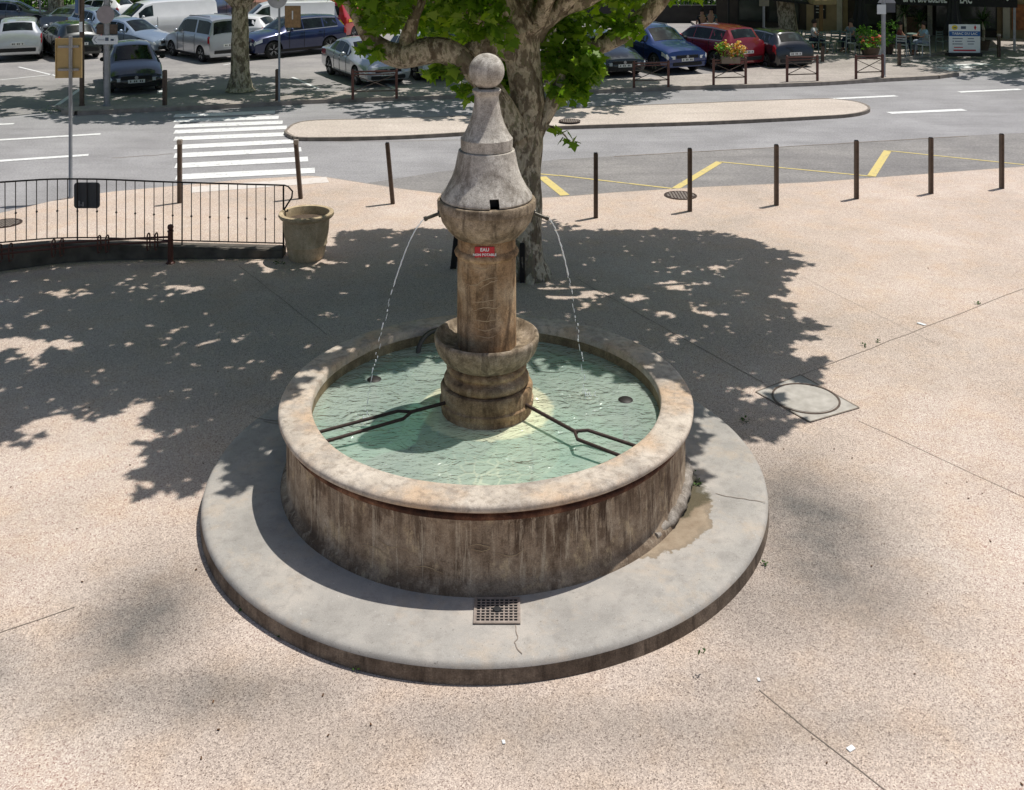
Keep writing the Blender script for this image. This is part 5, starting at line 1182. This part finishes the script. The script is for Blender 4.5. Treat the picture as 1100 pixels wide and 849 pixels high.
# plants
def potplant(px, py, lab, kind, h=1.2, pot=True, w=.3, name='potted_plant', leafm='leaf3', n=240, potm='brown'):
    b = g(px, py, PZ); e = empty(name, (b.x, b.y, PZ), lab, 'plant')
    z0 = .4 if pot else 0
    if pot:
        mb = MB(); mb.lathe([(w * .7, 0), (w, .4), (w * 1.08, .42), (w * .95, .42), (w * .9, .36), (.001, .36)], 20); mb.build('pot', M[potm], e, smooth=40)
    if kind == 'yucca':
        mb = MB(); mb.tube([V(0, 0, .3), V(.03, 0, .8), V(0, .02, h)], .06, 8); mb.build('stem', M['bark'], e)
        mb = MB()
        for i in range(70):
            a = random.uniform(0, 6.28); el = random.uniform(-.5, 1.4); L_ = random.uniform(.5, .85); d_ = V(math.cos(a) * math.cos(el), math.sin(a) * math.cos(el), math.sin(el))
            s_ = V(-math.sin(a), math.cos(a), 0) * .025; c0 = V(0, 0, h)
            mb.add([c0 - s_, c0 + s_, c0 + d_ * L_ * .6 + s_, c0 + d_ * L_ * .6 - s_, c0 + d_ * L_ - V(0, 0, .12)], [(0, 1, 2, 3), (3, 2, 4)])
        mb.build('leaves', M['palmleaf'], e)
    else:
        ps = np.concatenate([clump((random.uniform(-w, w), random.uniform(-w, w), z0 + random.uniform(.1, h)), .22, 24, 1) for i in range(n // 24)])
        leaves('foliage', ps, rng.uniform(.08, .16, len(ps)), M[leafm], e, 'oval')
    return e, b
potplant(972, 50, 'tall dark yucca behind the seated people', 'yucca', 1.5, name='potted_yucca'); potplant(988, 50, 'smaller dark yucca right of the tall one', 'yucca', 1.05, name='potted_yucca')
potplant(1056, 54, 'dark yucca in a brown pot right of the price board', 'yucca', 1.25, name='potted_yucca')
potplant(932, 59, 'bright green shrub in a pot behind the flower box', 'bush', .75, w=.30, n=300, name='potted_shrub')
potplant(953, 58, 'small green shrub right of the triangular sign pole', 'bush', .9, w=.3, n=260, name='potted_shrub')
e, b = potplant(936, 62, 'box of red geraniums beside the sign pole', 'bush', .3, w=.34, n=200, name='flower_box', leafm='leaf3')
ps = np.concatenate([clump((random.uniform(-.4, .4), random.uniform(-.2, .2), random.uniform(.6, .85)), .1, 12, 1) for i in range(14)]); leaves('flowers', ps, rng.uniform(.06, .1, len(ps)), M['redflower'], e, 'oval')
potplant(944, 60, 'white square pot with low greenery', 'bush', .15, w=.22, n=60, name='white_pot', potm='white')
a, b, h = fb; m_ = (a + b) / 2; e = empty('flower_box', (m_.x, m_.y - .12, PZ + h * .98), 'wooden flower box with orange and yellow flowers hung on a barrier', 'flower box')
mb = MB(); mb.box((0, 0, .0), (.62, .22, .22)); mb.build('box', simple('grey_wood_box', lin(132, 116, 100), .8), e, bevel=.01)
ps = np.concatenate([clump((random.uniform(-.4, .4), random.uniform(-.1, .1), random.uniform(.1, .5)), .16, 16, 1) for i in range(16)]); leaves('foliage', ps, rng.uniform(.07, .13, len(ps)), M['leaf3'], e, 'oval')
ps = np.concatenate([clump((random.uniform(-.45, .45), random.uniform(-.15, .1), random.uniform(.15, .6)), .12, 14, 1) for i in range(20)]); leaves('flowers', ps, rng.uniform(.06, .11, len(ps)), M['mixflower'], e, 'oval')
# ---------- people -------------------------------------------------------------
skin = simple('skin', lin(178, 132, 108), .6); hairm = simple('dark_hair', lin(40, 30, 26), .8); denim = simple('dark_trousers', lin(44, 50, 66), .8)
def skinned(name, verts, edges, rad, mat, parent, sub=1):
    me = bpy.data.meshes.new(name); me.from_pydata(verts, edges, []); o = bpy.data.objects.new(name, me); col.objects.link(o)
    md = o.modifiers.new('s', 'SKIN'); sv = me.skin_vertices[0].data
    for i, r_ in enumerate(rad): sv[i].radius = (r_, r_)
    sv[0].use_root = True
    o.modifiers.new('u', 'SUBSURF').levels = sub
    bpy.context.view_layer.update(); dg = bpy.context.evaluated_depsgraph_get()
    m2 = bpy.data.meshes.new_from_object(o.evaluated_get(dg)); bpy.data.objects.remove(o); bpy.data.meshes.remove(me)
    m2.name = name; m2.materials.clear(); m2.materials.append(mat)
    for p in m2.polygons: p.use_smooth = True
    ob = bpy.data.objects.new(name, m2); col.objects.link(ob); ob.parent = parent; return ob
def person(px, py, rz, sit, top, lab, z=PZ, bot=None, reach=False):
    b = g(px, py, z); e = empty('person', (b.x, b.y, z), lab, 'person', None, rz)
    # faces -Y locally
    if sit:
        pel = (0, .05, .55); kn = [(s * .1, -.38, .55) for s in (-1, 1)]; ft = [(s * .1, -.40, .08) for s in (-1, 1)]; toe = [(s * .11, -.56, .04) for s in (-1, 1)]
        base = .55
    else:
        pel = (0, 0, .95); kn = [(s * .1, -.03, .50) for s in (-1, 1)]; ft = [(s * .1, .02, .09) for s in (-1, 1)]; toe = [(s * .11, -.14, .04) for s in (-1, 1)]
        base = .95
    ch = (0, .02, base + .38); nk = (0, 0, base + .52); hd = (0, -.01, base + .66); ht = (0, -.01, base + .78)
    V_ = [pel, ch, nk, hd, ht]; E = [(0, 1), (1, 2), (2, 3), (3, 4)]; Rd = [.14, .15, .055, .09, .07]
    for i, s_ in enumerate((-1, 1)):
        hip = (s_ * .1, pel[1], base - .03); o = len(V_); V_ += [hip, kn[i], ft[i], toe[i]]; Rd += [.095, .065, .045, .035]; E += [(0, o), (o, o + 1), (o + 1, o + 2), (o + 2, o + 3)]
        sh = (s_ * .19, .02, base + .44)
        if sit or reach: el = (s_ * .24, -.15, base + .2); ha = (s_ * .14, -.38, base + .22)
        else: el = (s_ * .25, .03, base + .16); ha = (s_ * .25, -.06, base - .08)
        o = len(V_); V_ += [sh, el, ha]; Rd += [.06, .042, .03]; E += [(1, o), (o, o + 1), (o + 1, o + 2)]
        o2 = len(V_)
        hv = Vector(ha); fd = (hv - Vector(el)).normalized()
        for k in range(4): V_.append(tuple(hv + fd * .08 + V((k - 1.5) * .018, 0, -.01))); Rd.append(.009); E.append((o + 2, o2 + k))
        V_.append(tuple(hv + fd * .03 + V(-s_ * .045, 0, 0))); Rd.append(.01); E.append((o + 2, o2 + 4))
    skinned('body', V_, E, Rd, skin, e)
    # shirt and trousers as clothing
    sv_ = [ch, (0, .03, base + .15), (0, .04, base + .0), (0, .01, base + .49)]; se = [(0, 1), (1, 2), (0, 3)]; sr = [.165, .15, .155, .08]
    for s_ in (-1, 1):
        o = len(sv_); sv_ += [(s_ * .19, .02, base + .44), (s_ * .235, -.07 if sit else .03, base + .29)]; sr += [.072, .062]; se += [(0, o), (o, o + 1)]
    skinned('shirt', sv_, se, sr, top, e)
    pv = [pel]; pe = []; pr = [.15]
    for i, s_ in enumerate((-1, 1)):
        o = len(pv); an = tuple(Vector(kn[i]) + (Vector(ft[i]) - Vector(kn[i])) * .85); pv += [(s_ * .1, pel[1], base - .03), kn[i], an]; pr += [.105, .078, .06]; pe += [(0, o), (o, o + 1), (o + 1, o + 2)]
    skinned('trousers', pv, pe, pr, bot or denim, e)
    mb = MB(); mb.sphere((0, .02, base + .74), .115, 14, 10, (.92, 1.02, .95)); mb.build('hair', hairm, e, smooth=60)
    mb = MB(); 
    for s_ in (-1, 1): mb.sphere((s_ * .035, -.098, base + .69), .012, 6, 5)
    mb.build('eyes', M['black'], e); return e
person(967, 58.5, 1.2, True, simple('red_brown_shirt', lin(140, 78, 66), .8), 'seated person in a red-brown top at the terrace table')
person(992, 58.5, -1.4, True, simple('pale_blue_shirt', lin(150, 178, 196), .8), 'seated person in a pale blue shirt facing left', bot=simple('pale_trousers', lin(150, 160, 172), .8))
person(875, 56, 1.0, True, simple('white_shirt', lin(206, 206, 204), .8), 'seated person in white at the left of the terrace')
person(914, 55.5, -1.0, True, simple('grey_shirt', lin(120, 130, 134), .8), 'seated person with grey top near the beige wall')
person(754, 52, .3, False, simple('black_shirt', lin(26, 26, 32), .8), 'standing person in a black top beyond the red car', z=RZ)
person(764, 50, -.4, False, simple('teal_shirt', lin(60, 92, 96), .8), 'standing person in a teal top behind the red car', z=RZ)
# ---------- background: hedges, walls, fences, roofs ---------------------------------
def hedge(name, x0, x1, Y, ztop, lab, mat='leaf2', n=60, zb=-1.0, ls=(.18, .34), cat='hedge', grp='hedges and bushes behind the car park'):
    e = empty(name, ((x0 + x1) / 2, Y, zb), lab, cat, grp); ps = []
    for i in range(n):
        x = random.uniform(x0, x1); z = zb + (ztop - zb) * random.random() ** .7 * (.8 + .2 * math.sin(x * 1.7)); ps.append(clump((x, Y + random.uniform(-.9, .9), z), .6, 42, 1))
    ps = np.concatenate(ps); leaves('foliage', ps, rng.uniform(*ls, len(ps)), M[mat], e, 'oval', Lw=e.location)
    mb = MB()
    for k in range(max(2, int((x1 - x0) / 2))):
        x = x0 + 1 + k * 2; mb.tube([V(x, Y, zb), V(x + .1, Y, (zb + ztop) / 2), V(x - .1, Y, ztop - .4)], [.1, .07, .03], 6)
    mb.build('stems', M['bark'], e, True)
hz = [(-36, -31, 'leaf2', 'dark bush at the far left corner behind the cars'), (-31, -26.5, 'leaf3', 'light green bush behind the far left saloon'), (-26.5, -21.5, 'leaf2', 'dark hedge beside the tiled roof building')]
for x0, x1, m_, lab in hz: hedge('hedge', x0, x1, 63, 2.4, lab, m_, 85)
hedge('hedge', -10, -4, 66, 2.6, 'dark hedge behind the white and red vans', 'leaf2', 90)
hedge('hedge', -4, 3, 66, 2.6, 'dark green hedge behind the ball finial', 'leaf2', 90)
hedge('hedge', 3, 8.5, 64, 2.8, 'leafy bush behind the dark parked car', 'leaf3', 100)
hedge('hedge', 8.5, 13.0, 62, 3.0, 'bright green bush behind the blue car', 'leaf3', 110)
# low walls and fences
e = tag(MB().prism([(-34, 57.6), (-22, 57.6), (-22, 57.9), (-34, 57.9)], RZ, .75).build('stone_wall', simple('pale_rubble_wall', lin(140, 126, 108), .9, 0, .35, 3), None), 'low pale rubble wall behind the far left cars', 'wall')
e = tag(MB().prism([(2, 57.0), (12.0, 57.0), (12.0, 57.3), (2, 57.3)], RZ, .95).build('stone_wall', simple('dark_wall', lin(56, 54, 54), .9, 0, .2, 3), None), 'low dark wall behind the blue and red cars', 'wall')
def fence(x0, x1, Y, z0, h, lab, mat, step=.14):
    e = empty('railing_fence', (x0, Y, z0), lab, 'fence', 'metal fences at the back of the car park')
    mb = MB(); n = int((x1 - x0) / step)
    for i in range(n): mb.box((i * step, 0, h / 2), (.03, .03, h))
    mb.build('bars', M[mat], e)
    mb = MB(); mb.box(((x1 - x0) / 2, 0, h - .08), (x1 - x0, .05, .05)); mb.box(((x1 - x0) / 2, 0, .12), (x1 - x0, .05, .05)); mb.build('rails', M[mat], e)
fence(-22.5, -14.5, 58.6, -.3, 1.9, 'dark upright bar fence in front of the tiled roof', 'iron', .2)
fence(-14.5, -8.5, 58.6, -.3, 1.15, 'pale grey fence behind the dark blue estate', 'galv', .16)
fence(-34, -22.8, 58.4, .3, 1.8, 'dark bar fence above the rubble wall at far left', 'iron', .2)
fence(2, 12, 57.6, .6, 1.6, 'thin grey fence in front of the bright bushes', 'galv', .22)
# sunken building with tiled roof
t = NT('terracotta_tiles'); wv = t.n('ShaderNodeTexWave'); wv.inputs['Scale'].default_value = 5; t.l(t.co, wv.inputs[0]); c_ = t.ramp(wv.outputs[0], [(.2, lin(120, 84, 70)), (.7, lin(176, 128, 108))]); t.pbr(c_, .85, bump=t.bump(wv.outputs[0], .5, .05)); M['tiles'] = t.m
e = empty('lakeside_building', (-18.3, 68, -2.8), 'low pale building with a terracotta tiled roof beyond the fence', 'building')
mb = MB(); mb.box((0, 0, 1.7), (9.2, 5, 3.4)); mb.build('wall', simple('pale_render', lin(176, 164, 146), .85), e)
mb = MB(); mb.add([(-4.2, -3.0, 3.3), (5.2, -3.0, 3.3), (5.2, 0, 5.2), (-2.8, 0, 5.2), (5.2, 3, 3.3), (-4.2, 3, 3.3)], [(0, 1, 2, 3), (3, 2, 4, 5), (0, 3, 5), (1, 4, 2), (0, 5, 4, 1)]); mb.build('roof', M['tiles'], e)
e = empty('lakeside_building', (-11.5, 68, -2.8), 'small building with pinkish tiled roof behind the blue estate', 'building')
mb = MB(); mb.box((0, 0, 1.6), (4.6, 5, 3.2)); mb.build('wall', simple('cream_render', lin(186, 172, 154), .85), e)
mb = MB(); mb.add([(-2.6, -3.0, 3.1), (2.8, -3.0, 3.1), (2.8, 0, 5.0), (-2.6, 0, 5.0), (2.8, 3, 3.1), (-2.6, 3, 3.1)], [(0, 1, 2, 3), (3, 2, 4, 5), (0, 3, 5), (1, 4, 2), (0, 5, 4, 1)]); mb.build('roof', M['tiles'], e)
# a lamp post at the far left
b = g(43, 30, RZ); pole(b, 4, .05, 'thin pale post at the back left of the car park')
# ---------- litter and weeds --------------------------------------------------------
lf = simple('dry_leaf', lin(96, 66, 40), .9, 0, .3)
litter = [(990, 348, 'pale blue scrap of litter on the right of the square', 'white', .07), (541, 797, 'small white pebble in front of the fountain step', 'white', .02), (815, 730, 'white chip of stone near the crack', 'white', .02), (914, 804, 'white paper scrap at the lower right', 'white', .035)]
for px, py, lab, m_, s_ in litter:
    p = g(px, py, .006); mb = MB(); mb.box((0, 0, 0), (s_ * 1.6, s_, .006), random.uniform(0, 3), .1); o = mb.build('litter', M[m_], None, bevel=.002); o.location = p; tag(o, lab, 'litter')
mb = MB(); random.seed(11)
for i in range(110):
    px = random.uniform(0, 1100); py = random.uniform(235, 845); p = g(px, py, .006)
    if (p - V(FX, FY, 0)).length < 2.8: continue
    s_ = random.uniform(.003, .010); mb.box((p.x, p.y, .006 + s_ * .2), (s_ * 2, s_, s_ * .5), random.uniform(0, 3), random.uniform(-.4, .4), random.uniform(-.4, .4))
tag(mb.build('plant_debris', lf, None), 'scattered tiny brown leaf scraps and grit on the square', 'debris', None, 'stuff')
ps = []
for px, py, n_, r_ in ((265, 652, 22, .05), (298, 681, 16, .04), (385, 717, 14, .05), (800, 452, 20, .05), (928, 371, 14, .05), (942, 367, 8, .03), (1050, 326, 14, .04), (755, 700, 8, .03), (822, 607, 12, .04), (748, 520, 30, .06), (744, 505, 20, .05), (60, 119, 200, .5), (70, 117, 120, .4), (300, 283, 30, .1)):
    p = g(px, py, .01 if py < 480 or px < 740 or px > 790 else .16); ps.append(clump((p.x, p.y, p.z + .015), r_, n_, .3))
ps = np.concatenate(ps); ps[:, 2] = np.maximum(ps[:, 2], .008)
o = leaves('weeds', ps, rng.uniform(.015, .04, len(ps)), M['leaf2'], None, 'oval'); tag(o, 'small weeds growing along the cracks and kerbs', 'weeds', None, 'stuff')
# ---------- light, sky, camera --------------------------------------------------------
sd = Vector((.30, .185, 1.0)).normalized()
l = bpy.data.lights.new('sun', 'SUN'); l.energy = 4.15; l.angle = R(.55); l.color = (1.0, .965, .915)
so = bpy.data.objects.new('sun', l); col.objects.link(so); so.rotation_euler = sd.to_track_quat('Z', 'Y').to_euler(); so.location = (10, 10, 30)
w = bpy.data.worlds.new('World'); sc.world = w; w.use_nodes = True; nt = w.node_tree; nt.nodes.clear()
sky = nt.nodes.new('ShaderNodeTexSky'); sky.sky_type = 'NISHITA'; sky.sun_disc = False
sky.sun_elevation = math.asin(sd.z); sky.sun_rotation = math.atan2(sd.x, sd.y); sky.dust_density = 2.0; sky.air_density = 1.0
bg = nt.nodes.new('ShaderNodeBackground'); bg.inputs[1].default_value = .088; ow = nt.nodes.new('ShaderNodeOutputWorld')
nt.links.new(sky.outputs[0], bg.inputs[0]); nt.links.new(bg.outputs[0], ow.inputs[0])
cam = bpy.data.cameras.new('camera'); cam.sensor_width = 36; cam.lens = 36.0; cam.sensor_fit = 'HORIZONTAL'; cam.shift_y = -(424.5 - HZ) / 1100
cam.clip_start = .1; cam.clip_end = 1000
co = bpy.data.objects.new('camera', cam); col.objects.link(co); co.location = (0, 0, CAMH); co.rotation_euler = (R(90), 0, 0)
sc.camera = co
sc.view_settings.view_transform = 'Standard'; sc.view_settings.look = 'None'; sc.view_settings.exposure = 0
sc.render.engine = 'CYCLES'; sc.cycles.transparent_max_bounces = 12
sc.render.resolution_x = 1024; sc.render.resolution_y = 790
